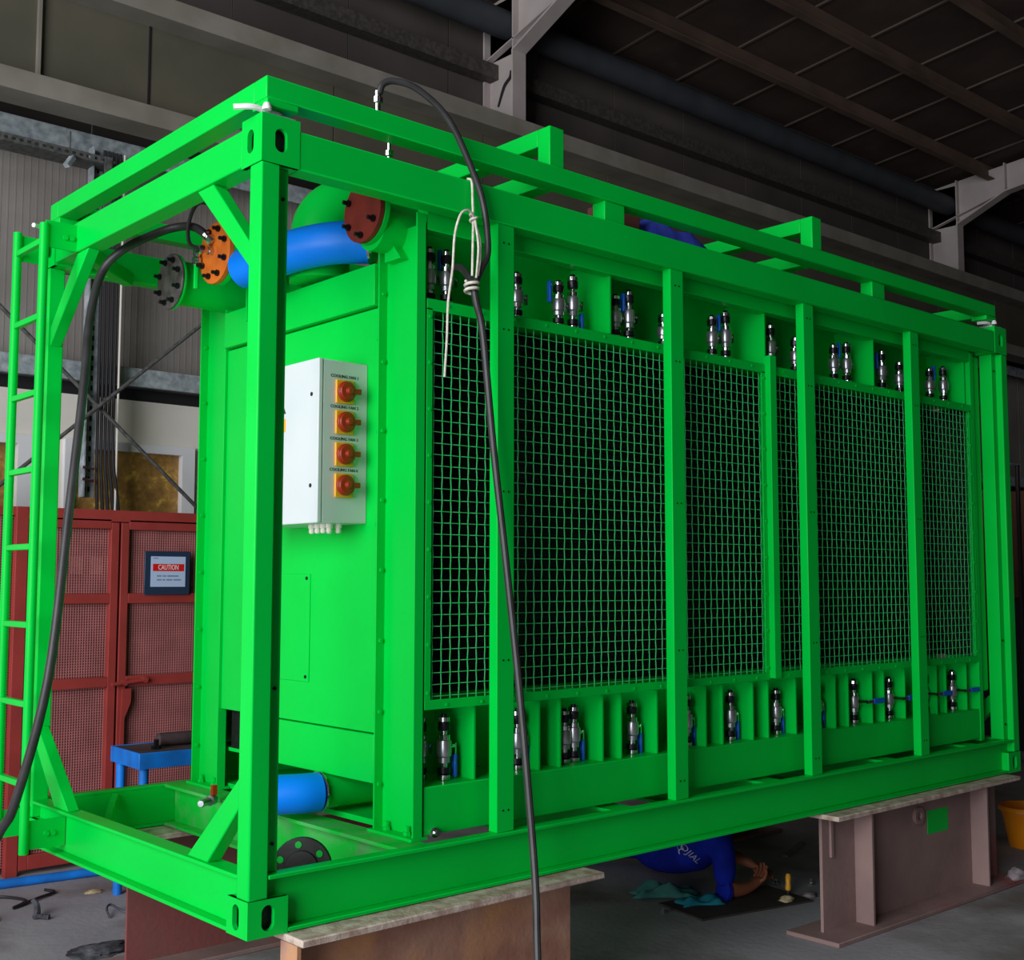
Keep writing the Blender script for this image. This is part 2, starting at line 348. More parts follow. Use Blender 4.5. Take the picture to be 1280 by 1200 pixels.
pb.box(-2, 1.45, 4.59, 4.595, 3.995, 4.01).box(-2, 1.45, 4.59, 4.595, 3.96, 3.975).box(-2, 1.45, 4.6, 4.78, 3.958, 3.962); pb.build('tray', GALVDK, t)
MB().box(1.40, 1.45, 4.58, 4.6, 3.6, 4.01).build('end_bracket', GALVDK, t)
MB().cyl((1.16, 4.6, 4.13), (1.16, 4.6, 3.90), .006, 6).build('hanger_rod', GALVDK, t)
MB().bar((1.17, 4.575, 3.945), (1.12, 4.55, 3.87), .04, .03).build('hanger_clamp', GALV, t)

# ================================================================== STACKING FRAME + COOLER UNIT
unit = thing('cooler_unit', 'green container-framed cooler with mesh side panels resting on rusty steel beams', 'cooler', (L/2, W/2, 0))
cw, cd, CHB, CHT = .141, .130, .113, .160
def casting(px, py, pz, sx, sy):            # outer corner at (px,py), body reaching sx,sy inwards
    ch = CHT if pz > 1 else CHB
    b = MB(); x1, y1 = px+sx*cw, py+sy*cd; zc = pz+ch/2
    b.slotplate(((px+x1)/2, py, zc), (1,0,0), (0,0,1), (0,-sy,0), cw, ch, .045, .078, .016)
    b.slotplate((px, (py+sy*.0165+y1)/2, zc), (0,1,0), (0,0,1), (-sx,0,0), cd-.0165, ch, .040, .078, .016)
    lo, hi = min(px, x1), max(px, x1); l2, h2 = min(py, y1), max(py, y1)
    b.box(lo+.002, hi-.002, l2+.002, h2-.002, pz, pz+.014).box(lo+.002, hi-.002, l2+.002, h2-.002, pz+ch-.014, pz+ch)
    xi = x1-sx*.014; yi = y1-sy*.014
    b.box(min(xi, x1), max(xi, x1), l2+.017, h2-.002, pz+.014, pz+ch-.014); b.box(lo+.017, hi-.015, min(yi, y1), max(yi, y1), pz+.014, pz+ch-.014)
    b.box(lo+.030, hi-.020, l2+.030, h2-.020, pz+.016, pz+ch-.016, 1)  # black filler box standing in for the shade inside the slots
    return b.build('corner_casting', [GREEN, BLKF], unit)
for px, sx in ((0, 1), (L, -1)):
    for py, sy in ((0, 1), (W, -1)):
        for pz in (0, H-CHT): casting(px, py, pz, sx, sy)
        X = lambda a: px+sx*a
        Y = lambda a: py+sy*a
        def bx(b, a0, a1, c0, c1, z0, z1): b.box(min(X(a0), X(a1)), max(X(a0), X(a1)), min(Y(c0), Y(c1)), max(Y(c0), Y(c1)), z0, z1)
        b = MB(); bx(b, .001, .071, .001, .076, CHB, H-CHT); b.build('corner_post', GREEN, unit, bevel=.006)
        if sy < 0 and sx > 0: continue
        b = MB(); bx(b, .071, .121, .036, .112, .1835, 2.43); b.build('post_rebate', GREEN, unit, bevel=.002)
        bb = MB()
        for z in (.27, .75, 2.33): bb.cyl((X(.1), Y(.036), z), (X(.1), Y(.030), z), .006, 8)
        bb.build('post_bolts', DARKST, unit, kind='stuff')
def channel_x(name, y, s, z0, z1, x0=.072, x1=L-.072):      # outward-facing channel along X
    b = MB(); b.box(x0, x1, min(y+s*.042, y+s*.05), max(y+s*.042, y+s*.05), z0+.013, z1-.013)
    b.box(x0 if z0 > .05 else .142, x1 if z0 > .05 else L-.142, min(y, y+s*.052), max(y, y+s*.052), z0, z0+.013); b.box(x0, x1, min(y, y+s*.052), max(y, y+s*.052), z1-.013, z1)
    return b.build(name, GREEN, unit, bevel=.003)
channel_x('bottom_rail', 0, 1, .002, .183); channel_x('bottom_rail', W, -1, .002, .183)
for x, s in ((0, 1), (L, -1)):
    b = MB(); y0, y1 = .132, W-.132
    b.box(min(x+s*.035, x+s*.043), max(x+s*.035, x+s*.043), .078, W-.078, .016, .17); b.box(min(x, x+s*.075), max(x, x+s*.075), y0, y1, .003, .016); b.box(min(x+s*.002, x+s*.075), max(x+s*.002, x+s*.075), .077, W-.077, .170, .183)
    b.build('bottom_end_beam', GREEN, unit, bevel=.003)
    b = MB(); b.box(min(x+s*.002, x+s*.082), max(x+s*.002, x+s*.082), .132, W-.132, 2.44, 2.566); b.build('top_end_beam', GREEN, unit, bevel=.005)
for y, s in ((0, 1), (W, -1)):
    b = MB(); b.box(.142, L-.142, min(y+s*.002, y+s*.08), max(y+s*.002, y+s*.08), 2.430, 2.560); b.build('top_rail', GREEN, unit, bevel=.005)
# cross beams of the base
for x0 in (.60, 1.65, 2.65, 3.65, 4.50):
    b = MB(); b.box(x0, x0+.12, .0525, W-.0525, .170, .1825).box(x0, x0+.12, .0525, W-.0525, .003, .016).box(x0+.05, x0+.06, .0525, W-.0525, .016, .170)
    b.build('cross_beam', DUSTY if x0 < 1 else GREEN, unit)
# braces in the open end bay
def brace(p, q, a=.045, bb=.062): MB().bar(p, q, a, bb, (0, 0, 1)).build('brace', GREEN, unit, bevel=.004)
def cut_brace(x0, pts):
    n = 4; MB().add([(x0, y, z) for y, z in pts]+[(x0+.05, y, z) for y, z in pts], [(0,1,2,3),(7,6,5,4)]+[(i, (i+1) % 4, 4+(i+1) % 4, 4+i) for i in range(4)]).build('brace', GREEN, unit, bevel=.004)
for x0 in (.012, L-.062):
    for f in (lambda y: y, lambda y: W-y):
        cut_brace(x0, [(f(.0765), .395), (f(.0765), .486), (f(.425), .1835), (f(.285), .1835)])
        cut_brace(x0, [(f(.0765), 2.17), (f(.0765), 2.09), (f(.459), 2.4395), (f(.345), 2.4395)])
brace((.05, 1.50, 2.44), (.36, W-.06, 2.44)); brace((.24, 1.60, .06), (.37, W-.055, .15), .03, .045)
# mullions in front of the panels
for mx in (1.010, 1.993, 2.966, 3.945):
    o = MB().box(mx, mx+.084, .010, .055, .183, 2.431).build('mullion', GREEN, unit, bevel=.003)
    bb = MB()
    for z in (.26, .80, 1.42, 2.03, 2.36):
        for dx in (.03, .055): bb.cyl((mx+dx, .0101, z), (mx+dx, .0085, z), .004, 6)
    bb.build('bolt', DARKST, o, kind='stuff')
# casing posts (channel section, feet bolted to the cross beam)
def casing_post(x0, x1, y0, y1):
    b = MB(); b.box(x1-.008, x1, y0, y1, .183, 2.40); b.box(x0, x1, y0, y0+.008, .183, 2.43); b.box(x0, x1, y1-.008, y1, .183, 2.40)
    o = b.build('casing_post', GREEN, unit, bevel=.002)
    f = MB(); f.box(x0-.015, x1+.01, y0-.012, y1+.012, .183, .193); f.build('foot_plate', GREEN, o)
    n = MB()
    for y in (y0+.06, y1-.06): n.lathe((x0+.02, y, .193), (0,0,1), [(.014, 0), (.014, .012), (.008, .0125), (.008, .032)], 6)
    n.build('foot_bolts', GREEN, o, kind='stuff')
    n = MB()
    for k in range(8):
        n.lathe((x0+.02, y1-.008, .35+k*.26), (0,-1,0), [(.008, 0), (.008, .008)], 6)
    n.build('post_bolts', GREEN, o, kind='stuff')
casing_post(.70, .746, .10, .342); casing_post(.70, .746, 1.516, 1.756)
b = MB().box(4.76, 4.80, .10, .30, .183, 2.43).build('casing_post', GREEN, unit, bevel=.002)
b = MB().box(4.84, 4.895, .115, .34, .46, 2.42).build('end_duct', GREEN, unit, bevel=.008)
MB().box(4.72, 4.76, 1.5, 1.756, .183, 2.40).build('casing_post', GREEN, unit)
# end wall of the casing
ep = MB().box(.712, .74, .345, 1.513, .532, 2.12).build('end_panel', GREEN, unit, bevel=.002)
MB().box(.707, .712, .80, 1.12, .69, 1.118).build('access_cover', GREEN, ep, bevel=.002)
n = MB()
for z in (.71, 1.10):
    for y in (.82, 1.1): n.lathe((.707, y, z), (-1,0,0), [(.007, 0), (.007, .004)], 8)
n.build('cover_screws', DARKST, ep, kind='stuff')
n = MB()
for z in (.6, .95, 1.3, 1.65, 2.0): n.lathe((.712, .36, z), (-1,0,0), [(.006, 0), (.006, .003)], 8)
n.build('panel_rivets', GREEN, ep, kind='stuff')
MB().box(.700, .74, .342, 1.30, .352, .528).build('lower_panel', GREEN, unit, bevel=.003)
MB().box(.684, .745, .343, 1.50, 2.125, 2.285).build('header_box', GREEN, unit, bevel=.004)
MB().box(.745, 1.35, .373, 1.734, 2.30, 2.31).build('top_plate', GREEN, unit)
MB().box(1.34, 4.74, .16, 1.734, 2.539, 2.549).build('top_plate', GREEN, unit)
MB().box(1.34, 1.35, .373, 1.734, 2.311, 2.538).build('riser_plate', GREEN, unit)
MB().box(.745, 4.74, 1.735, 1.75, .185, 2.40).build('rear_panel', GREEN, unit)
MB().box(4.72, 4.74, .36, 1.73, .30, 2.30).build('end_panel', GREEN, unit)
MB().box(.76, 4.72, .40, 1.70, .345, .36).build('floor_plate', GREEN, unit)
MB().box(.76, .775, .36, 1.5, .36, .53).build('inner_panel', CORE, unit)
# long side: trough, compartments, core, header
MB().box(.748, 4.758, .105, .36, .194, .362).build('trough', GREEN, unit, bevel=.004)
MB().box(.76, 4.74, .15, 1.70, .1835, .2045)  .build('base_plate', GREEN, unit)
MB().box(.748, 4.758, .36, .372, .362, .66).build('lower_back_plate', GREEN, unit)
MB().box(.748, 4.758, .36, .372, 2.10, 2.538).build('upper_back_plate', GREEN, unit)
MB().box(.748, 4.758, .13, .36, 2.118, 2.128).build('shelf_plate', GREEN, unit)
MB().box(.748, 4.758, .102, .16, 2.375, 2.53).build('upper_channel', GREEN, unit, bevel=.003)
MB().box(.76, 4.74, .30, .345, .67, 2.10).build('radiator_core', CORE, unit)
MB().box(4.712, 4.722, .125, .30, .67, 2.10).build('core_end_blackout', CORE, unit)  # black plate added so the end behind the mesh stays dark
cr = MB()
for k in range(50): cr.box(.76, 4.74, .285, .30, .685+k*.0283, .690+k*.0283)
cr.build('core_fins', CORE, unit, kind='stuff')
for x in (1.008, 1.335, 1.448, 1.688, 1.797, 2.02, 2.344, 2.462, 2.684, 2.80, 3.02, 3.353, 3.467, 3.687, 3.80, 4.007, 4.34, 4.44, 4.67):
    MB().box(x-.008, x, .128, .36, .362, .645).build('divider', GREEN, unit)
for x in (1.745, 2.817, 3.772, 4.745): MB().box(x-.008, x, .125, .36, 2.128, 2.44).build('divider', GREEN, unit)
# mesh panels
def mesh_panel(x0, x1, z0=.632, z1=2.118, f=.034):
    b = MB(); b.box(x0, x1, .100, .106, z0, z0+f).box(x0, x1, .100, .106, z1-f-.008, z1).box(x0, x0+f*.8, .100, .106, z0+f, z1-f).box(x1-f*.8, x1, .100, .106, z0+f, z1-f)
    b.box(x0, x1, .106, .13, z0, z0+.006).box(x0, x1, .106, .13, z1-.006, z1).box(x0, x0+.006, .106, .13, z0, z1).box(x1-.006, x1, .106, .13, z0, z1)
    o = b.build('mesh_panel', GREEN, unit, bevel=.0015)
    m = MB(); p = .0415; r = .00145; nx = int((x1-x0-.01)/p); nz = int((z1-z0-.01)/p)
    for i in range(1, nx+1):
        xx = x0+i*p; vs = []; fs = []
        for j in range(nz+2):
            z = min(z0+.004+j*p, z1-.004); dy = .112+(.0014 if (i+j) % 2 else -.0014); dx = random.uniform(-.0005, .0005)
            vs += [(xx+dx-r, dy-r, z), (xx+dx+r, dy-r, z), (xx+dx+r, dy+r, z), (xx+dx-r, dy+r, z)]
        for j in range(nz+1):
            for k in range(4): fs.append((4*j+k, 4*j+(k+1) % 4, 4*j+4+(k+1) % 4, 4*j+4+k))
        m.add(vs, fs)
    for j in range(1, nz+1):
        z = z0+.004+j*p; vs = []; fs = []
        for i in range(nx+2):
            xx = min(x0+i*p, x1-.004); dy = .112-(.003 if (i+j) % 2 else -.003)
            vs += [(xx, dy-r, z-r), (xx, dy-r, z+r), (xx, dy+r, z+r), (xx, dy+r, z-r)]
        for i in range(nx+1):
            for k in range(4): fs.append((4*i+k, 4*i+(k+1) % 4, 4*i+4+(k+1) % 4, 4*i+4+k))
        m.add(vs, fs)
    m.build('wire_mesh', MESHG, o, kind='stuff', smooth=False)
    sb = MB()
    for k in range(9):
        z = z0+.06+k*.17
        for xx in (x0+.014, x1-.014): sb.lathe((xx, .100, z), (0,-1,0), [(.007, 0), (.007, .005)], 6)
    for k in range(12):
        for z in (z0+.014, z1-.016): sb.lathe((x0+.1+(x1-x0-.2)*k/11, .100, z), (0,-1,0), [(.006, 0), (.006, .004)], 6)
    sb.build('panel_screws', GREEN, o, kind='stuff')
MESHG = mat('green_mesh_wire', (.03, .60, .13), (.07, .58, .20), 20, .4)
mesh_panel(.748, 2.775); mesh_panel(2.825, 4.758)
MB().box(2.776, 2.824, .070, .11, .64, 2.16).build('panel_joint_strip', GREEN, unit, bevel=.002)
# valves
def valve_mesh(h, y=.19):
    S = [(.014,0,1),(.024,.005,1),(.024,.075,1),(.018,.08,2),(.024,.10,2),(.024,.19,2),(.013,.20,1),(.013,.255,1),(.022,.26,0),(.022,.34,0),(.027,.36,0),(.0285,.40,0),(.0285,.57,0),(.026,.60,0),(.022,.605,1),(.022,.68,1),(.012,.69,1),(.012,.74,1),(.021,.745,2),(.023,.76,2),(.023,.87,2),(.015,.88,1),(.022,.885,1),(.022,.95,1),(.012,.955,2),(.010,1.0,2)]
    prof = [(r, t*h) for r, t, m in S]; mats = [m for r, t, m in S][1:]
    return MB().lathe((0,0,0), (0,0,1), prof, 12, 0, mats)
VM = [STEELG, CHROME, DARKST]
def make_valve(name, pos, h, flip, hd):
    o = valve_mesh(h).build(name, VM, unit, at=(0,0,0), sharp=30)
    ORG[o] = Vector((0,0,0))
    b = MB(); c = h*.5
    b.cyl((.025, 0, c), (.052, 0, c), .008, 8).box(.045, .052, -.008, .008, c-.03, c+.01)
    b.build('valve_stem', CHROME, o)
    if hd == 'H':
        e = MB(); e.cyl((0, -.02, c), (0, -.082, c), .008, 8).box(-.008, .055, -.090, -.080, c-.008, c+.008); e.build('lever_arm', CHROME, o)
    if hd: make_handle(o, c, hd, h)
    return o
def make_handle(o, c, hd, h):
    hb = MB()
    if hd == 'D': hb.box(.044, .056, -.010, .010, c-.115, c-.03)
    elif hd == 'T': hb.box(.044, .056, -.010, .010, c+.03, c+.11)
    elif hd == 'R': hb.box(.044, .056, -.010, .010, c-.115, c-.04)
    elif hd == 'L': hb.box(-.056, -.044, -.010, .010, c+.0, c+.09)
    elif hd == 'H': hb.box(.050, .150, -.092, -.078, c-.013, c+.013)
    hb.build('valve_handle', BLUEH, o, bevel=.003, label='blue valve lever')
TOP = [(.85, 2.128, 2.352, 'T'), (.908, 2.128, 2.345, 0), (1.268, 2.128, 2.322, 0), (1.499, 2.128, 2.327, 'L'), (1.582, 2.128, 2.365, 'R'), (1.838, 2.128, 2.323, 'T'), (1.924, 2.128, 2.357, 0), (2.15, 2.128, 2.286, 0), (2.494, 2.128, 2.33, 'T'), (2.595, 2.128, 2.367, 0), (2.946, 2.128, 2.356, 0), (3.151, 2.128, 2.318, 0), (3.491, 2.128, 2.327, 'T'), (3.61, 2.128, 2.351, 0), (3.952, 2.128, 2.355, 'L'), (4.132, 2.128, 2.313, 0), (4.459, 2.128, 2.316, 'T'), (4.614, 2.128, 2.344, 0)]
BOT = [(.846, .598, 0), (.909, .602, 'D'), (1.273, .598, 'D'), (1.525, .58, 0), (1.578, .593, 'D'), (1.925, .587, 'D'), (2.279, .596, 'D'), (2.59, .592, 'D'), (2.939, .58, 'D'), (3.277, .592, 'D'), (3.605, .591, 'H'), (3.941, .583, 'H'), (4.302, .585, 'H'), (4.61, .588, 'H')]
for i, (x, z0, z1, hd) in enumerate(TOP):
    o = make_valve('valve', None, z1-z0, False, hd); o.location = Vector((x, .19 if i else .22, z0))-ORG[unit]
for i, (x, z1, hd) in enumerate(BOT):
    o = make_valve('valve', None, z1-.363, False, hd); o.location = Vector((x, .19 if i else .25, .363))-ORG[unit]
MB().lathe((.80, .115, .20), (-.2,-1,.1), [(.018, 0), (.018, .02), (.010, .022), (.010, .045)], 10).build('drain_plug', CHROME, unit)
# pipes of the open end
def flange(name, x, y, z, r, m, nb=8, th=.022, bm_=None):
    o = MB().lathe((x, y, z), (1,0,0), [(r, 0), (r, th)], 36).lathe((x+th+.002, y, z), (1,0,0), [(r, 0), (r, th)], 36, 1).build(name, [m, GREEN], unit, bevel=.002)
    n = MB()
    for k in range(nb):
        a = 2*PI*(k+.5)/nb; yy, zz = y+math.cos(a)*r*.78, z+math.sin(a)*r*.78
        n.lathe((x, yy, zz), (-1,0,0), [(.013, 0), (.013, .012), (.008, .0122), (.008, .03)], 6)
    n.build('flange_bolts', bm_ or DARKST, o, kind='stuff'); return o
flange('blind_flange', .59, .295, 2.455, .118, REDOX, 6)['label'] = 'dull red round blind flange'
MB().cyl((.636, .295, 2.40), (.80, .295, 2.40), .085, 28).build('header_pipe', GREEN, unit)
flange('blind_flange', .42, 1.106, 2.433, .128, ORANGE, 8)['label'] = 'orange round blind flange with long bolts'
MB().tube([(.466, 1.106, 2.433), (.60, 1.106, 2.433), (.72, 1.106, 2.433)], .095, 24, 4).build('pipe_sleeve', BLUEP, unit, label='bright blue pipe sleeve')
flange('blind_flange', .44, 1.55, 2.40, .123, GREYF, 8, .011)['label'] = 'dark grey round blind flange'
MB().cyl((.464, 1.55, 2.40), (.95, 1.55, 2.40), .098, 28).build('header_pipe', GREEN, unit)
MB().tube([(.50, 1.0, 2.36), (.535, .76, 2.375), (.57, .64, 2.385), (.63, .52, 2.39), (.73, .42, 2.39)], .082, 28, 6).build('pipe_sleeve', BLUEP, unit, label='bright blue bent pipe sleeve')
MB().lathe((.72, .43, 2.39), (.7,-.7,0), [(.086, 0), (.09, .01), (.086, .02)], 28).build('sleeve_clamp', CHROME, unit)
MB().tube([(.72, .78, 2.30), (.72, .78, 2.44), (.735, .78, 2.54), (.80, .77, 2.61), (.92, .76, 2.62), (1.33, .75, 2.60)], .122, 28, 6).build('pipe_elbow', GREEN, unit, label='large green pipe elbow')
MB().box(.66, .70, .98, .995, 2.285, 2.42).build('pipe_bracket', GREEN, unit)
MB().box(.64, .70, 1.22, 1.235, 2.20, 2.42).build('pipe_bracket', GREEN, unit)
MB().add([(.70,.20,2.28),(.70,.30,2.28),(.70,.30,2.40),(.745,.20,2.28),(.745,.30,2.28),(.745,.30,2.40)], [(0,1,2),(3,5,4),(0,3,4,1),(1,4,5,2),(2,5,3,0)]).build('gusset', GREEN, unit)
# fittings on the orange flange
MB().lathe((.42, 1.12, 2.44), (-1,0,0), [(.016, 0), (.016, .02), (.011, .021), (.011, .045), (.018, .046), (.018, .065)], 8).build('hose_fitting', CHROME, unit)
MB().tube([(.36, 1.12, 2.44), (.35, 1.19, 2.48), (.35, 1.20, 2.56), (.35, 1.14, 2.625), (.35, 1.04, 2.61), (.37, .95, 2.55), (.46, .92, 2.48)], .008, 8, 5).build('sensor_cable', CABLE, unit)
MB().lathe((.40, 1.22, 2.40), (0,0,1), [(.014, 0), (.020, .01), (.020, .03), (.012, .035), (.018, .05), (.018, .07)], 8).build('hose_fitting', CHROME, unit)
MB().cyl((.40, 1.22, 2.30), (.40, 1.22, 2.40), .012, 8).build('fitting_stub', GREEN, unit)
# bottom pipe
MB().tube([(.455, .77, .281), (.52, .725, .283), (.60, .675, .285), (.67, .66, .285)], .074, 28, 4).build('pipe_sleeve', BLUEP, unit, label='bright blue lower pipe sleeve')
MB().lathe((.665, .66, .285), (1,0,0), [(.076, 0), (.079, .005), (.076, .012)], 28).build('sleeve_clamp', CHROME, unit)
MB().lathe((.452, .773, .281), (-.82,.57,0), [(.077, -.01), (.077, .012), (.05, .02)], 28).build('end_cap', GREEN, unit, bevel=.002)
MB().cyl((.67, .66, .285), (4.6, .66, .285), .064, 24).build('header_pipe', GREEN, unit)
b = MB().lathe((.56, 1.275, .19), (-.75,-.6,.03), [(.014, 0), (.022, .005), (.022, .045), (.014, .05), (.016, .12), (.013, .13)], 10); dv = b.build('drain_valve', STEELG, unit)
MB().box(.545, .565, 1.255, 1.275, .21, .25).build('valve_handle', REDK, dv, label='red valve lever')
# ladder
ld = MB()
for y in (1.50, 1.80): ld.cyl((-.13, y, .03 if y < 1.6 else .09), (-.13, y, 2.535 if y < 1.6 else 2.56), .0185, 16)
ladder = ld.build('ladder', GREEN, unit, label='green steel ladder')
for k in range(8):
    z = 2.465-.31*k; MB().box(-.142, -.118, 1.515, 1.785, z-.012, z+.012).build('rung', GREEN, ladder, bevel=.003)
for y in (1.50, 1.80):
    for z0, z1 in ((.045, .155), (2.44, 2.55)):
        MB().box(-.125, .03 if y < 1.6 else .0, y-.004, y+.004, z0, z1).build('ladder_bracket', GREEN, ladder)
bb = MB()
for z in (.10, 2.49):
    for x in (-.045, -.02): bb.lathe((x, 1.496, z), (0,-1,0), [(.011, 0), (.011, .008)], 8)
bb.build('ladder_bolts', GREEN, ladder, kind='stuff')
# switch box on the end panel
sb = MB().box(.515, .712, .42, .95, 1.303, 1.91).build('switch_box', BOX, unit, bevel=.003, label='white electrical enclosure with four rotary switches')
MB().box(.493, .512, .418, .952, 1.301, 1.912).build('box_door', BOX, sb, bevel=.004)
for z in (1.44, 1.78): MB().lathe((.493, .465, z), (-1,0,0), [(.008, 0), (.008, .002)], 10).build('door_lock', INK, sb)
MB().box(.4925, .493, .645, .70, 1.655, 1.705).build('warning_label', YEL, sb)
MB().add([(.4925,.645,1.725),(.4925,.745,1.725),(.4925,.695,1.815),(.493,.645,1.725),(.493,.745,1.725),(.493,.695,1.815)], [(0,1,2),(3,5,4),(0,3,4,1),(1,4,5,2),(2,5,3,0)]).build('warning_triangle', INK, sb)
MB().add([(.492,.656,1.731),(.492,.734,1.731),(.492,.695,1.801),(.4925,.656,1.731),(.4925,.734,1.731),(.4925,.695,1.801)], [(0,1,2),(3,5,4),(0,3,4,1),(1,4,5,2),(2,5,3,0)]).build('warning_triangle', YEL, sb)
for k, z in enumerate((1.794, 1.679, 1.559, 1.443)):
    xk = .606
    MB().box(xk-.041, xk+.041, .409, .42, z-.046, z+.044).build('switch_plate', YEL, sb, bevel=.004)
    kb = MB().lathe((xk, .409, z), (0,-1,0), [(.039, 0), (.039, .012), (.033, .016), (.033, .022), (.014, .024), (.012, .03)], 24)
    kb.box(xk-.010, xk+.050, .378, .392, z-.010, z+.010).lathe((xk, .392, z), (0,-1,0), [(.013, 0), (.013, .018), (.009, .021)], 14)
    kb.build('switch_knob', REDK, sb, bevel=.0015)
    text('COOLING FAN %d' % (k+1), .0165, (1,0,0), (0,0,1), (0,-1,0), (xk+.002, .4195, z+.057), 'switch_lettering', INK, sb)
gl = [(.60, .50), (.60, .54), (.60, .58), (.60, .62), (.64, .50), (.64, .56)]
for (x, y) in gl: MB().lathe((x, y, 1.303), (0,0,-1), [(.014, 0), (.014, .014), (.010, .015), (.012, .028), (.008, .034)], 10).build('cable_gland', WHITEP, sb)

# upper frame carried on twist locks
uf = thing('stacking_frame', 'open green rectangular tube frame with two hoops stacked above the cooler', 'frame', (L/2, W/2, 2.65))
z0, z1 = 2.648, 2.722
for y0 in (.012, W-.09): MB().box(.02, L-.10, y0, y0+.078, z0, z1).build('side_rail', GREEN, uf, bevel=.004)
for x0 in (.02, L-.178): MB().box(x0, x0+.078, .091, W-.091, z0, z1).build('end_rail', GREEN, uf, bevel=.004)
for x0 in (1.29, 3.07):
    MB().box(x0, x0+.078, .0905, W-.0905, z0, z1-.002).build('cross_rail', GREEN, uf, bevel=.004)
    hb = MB()
    for y0 in (.02, W-.09): hb.box(x0, x0+.078, y0, y0+.07, z1, 2.885)
    hb.box(x0, x0+.078, .0902, W-.0902, 2.815, 2.885); hb.build('lifting_hoop', GREEN, uf, bevel=.004)
for x0 in (1.60, 3.60):
    MB().box(x0, x0+.12, .02, .09, 2.562, z0).build('spacer_block', GREEN, uf, bevel=.004)
for x0, y0 in ((.02, .012), (L-.22, .012), (.02, W-.112), (L-.22, W-.112)): MB().box(x0+.0, x0+.12, y0-.004, y0+.09, 2.622, z0-.0005).build('lock_pad', GREEN, uf, bevel=.004)
def twist_lock(x, y, sx, sy, label):
    t = thing('twist_lock', label, 'twist lock', (x, y, H+.001), 'twist locks between the two frames')
    MB().box(x-.06, x+.06, y-.045, y+.045, H+.0006, H+.012).lathe((x, y, H+.012), (0,0,1), [(.036, 0), (.036, .010), (.026, .018)], 18).build('lock_body', GALV, t, bevel=.002)
    MB().tube([(x-sx*.03, y-.02*sy, H+.018), (x-sx*.09, y-.03*sy, H+.02), (x-sx*.145, y-.0*sy, H+.014)], .010, 8, 4).build('lock_handle', WHITE, t, label='pale lock lever')
    MB().lathe((x-sx*.055, y-.055*sy, H+.012), (0,0,1), [(.014, 0), (.016, .008), (.010, .022)], 10).build('lock_pin', WHITE, t)
twist_lock(.075, .062, 1, 1, 'galvanised twist lock with pale lever on the nearest top corner of the cooler')
twist_lock(L-.075, .062, 1, 1, 'pale twist lock on the far right top corner of the cooler frame')
twist_lock(.075, W-.065, 1, -1, 'twist lock on the top corner above the green ladder')
# cloth and block lying on top of the cooler
cm = MB(); N = 15
for k in range(3):
    pass
grid = []; nx, ny = 18, 8
for i in range(nx+1):
    for j in range(ny+1):
        u, v = i/nx, j/ny; e = min(u, 1-u, v, 1-v)*5
        z = 2.553+.30*min(1, e)**.6*(.80+.10*math.sin(u*9+v*3)+.08*math.sin(v*11-u*4)+.06*math.sin(u*23+v*7))*(1-.5*u)
        grid.append((2.10+u*.62+.03*math.sin(v*8), .20+v*.45+.03*math.sin(u*9), z))
cm.add(grid, [(i*(ny+1)+j, (i+1)*(ny+1)+j, (i+1)*(ny+1)+j+1, i*(ny+1)+j+1) for i in range(nx) for j in range(ny)])
o = cm.build('work_cloth', CLOTHR, at=(2.4, .42, 2.551), sharp=80); tag(o, 'crumpled dark blue cloth heaped on the roof of the cooler', 'cloth')
sm = o.modifiers.new('solid', 'SOLIDIFY'); sm.thickness = .006; sm.offset = -1
o = MB().box(1.92, 2.06, .24, .44, 2.55, 2.78).box(1.935, 2.045, .255, .425, 2.78, 2.795).build('wooden_block', RUSTRED, at=(1.99, .34, 2.55), bevel=.01); tag(o, 'red-brown block standing beside the blue cloth on the cooler roof', 'block')

# loose flange in the base
fl = thing('pipe_flange', 'black bolted disc flange with green overspray lying inside the base frame', 'flange', (.37, .30, .003))
nf = MB(); c = Vector((.40, .33, .10)); ax = Vector((-.72, -.69, .10))
nf.lathe(c, ax, [(.105, 0), (.105, .02), (.06, .0201), (.06, .026)], 36); nf.build('disc', BLKF, fl, bevel=.002)
nb = MB(); t1 = ax.normalized().orthogonal().normalized(); t2 = ax.normalized().cross(t1)
for k in range(6):
    a = 2*PI*k/6+.3; nb.lathe(c+ax.normalized()*.0205+(t1*math.cos(a)+t2*math.sin(a))*.08, ax, [(.012, 0), (.012, .003)], 10)
nb.build('bolt_holes', GREEN, fl, kind='stuff')

# ================================================================== SUPPORT BEAMS
def support(label, x0, x1, yc, m, stiff, extra=None, fw=.135):
    t = thing('support_beam', label, 'beam', ((x0+x1)/2, yc, G), 'rusty support beams under the cooler')
    MB().box(x0-.03, x1+.06, yc-fw, yc+fw, -.024, -.001).build('top_flange', FLANGE, t, bevel=.004)
    MB().box(x0-.08, x1+.10, yc-fw-.02, yc+fw, G+.0005, G+.022).build('bottom_flange', RUSTGREY, t, bevel=.004)
    MB().box(x0+.02, x1, yc-.008, yc+.008, G+.022, -.024).build('web', m, t)
    for sx in stiff: MB().box(sx, sx+.014, yc-fw+.03, yc-.008, G+.022, -.024).build('stiffener', m, t)
    return t
support('rusty brown support beam under the near corner, its top flange worn pale', .16, 1.39, .03, RUST, (.13,))
s2 = support('brown-grey support beam under the far right, marked with a green paint patch', 3.06, 4.78, .05, RUSTGREY, (3.355, 4.50))
MB().box(4.04, 4.25, .0405, .042, -.235, -.115).build('paint_patch', GREEN, s2, label='green paint patch')
pe = MB()
R0, R1 = .045, .022; vs = []; fs = []
for k in range(20):
    a = 2*PI*k/20
    for r, y in ((R0, .042), (R0, .024), (R1, .024), (R1, .042)): vs.append((3.94+math.cos(a)*r, y, -.125+math.sin(a)*r))
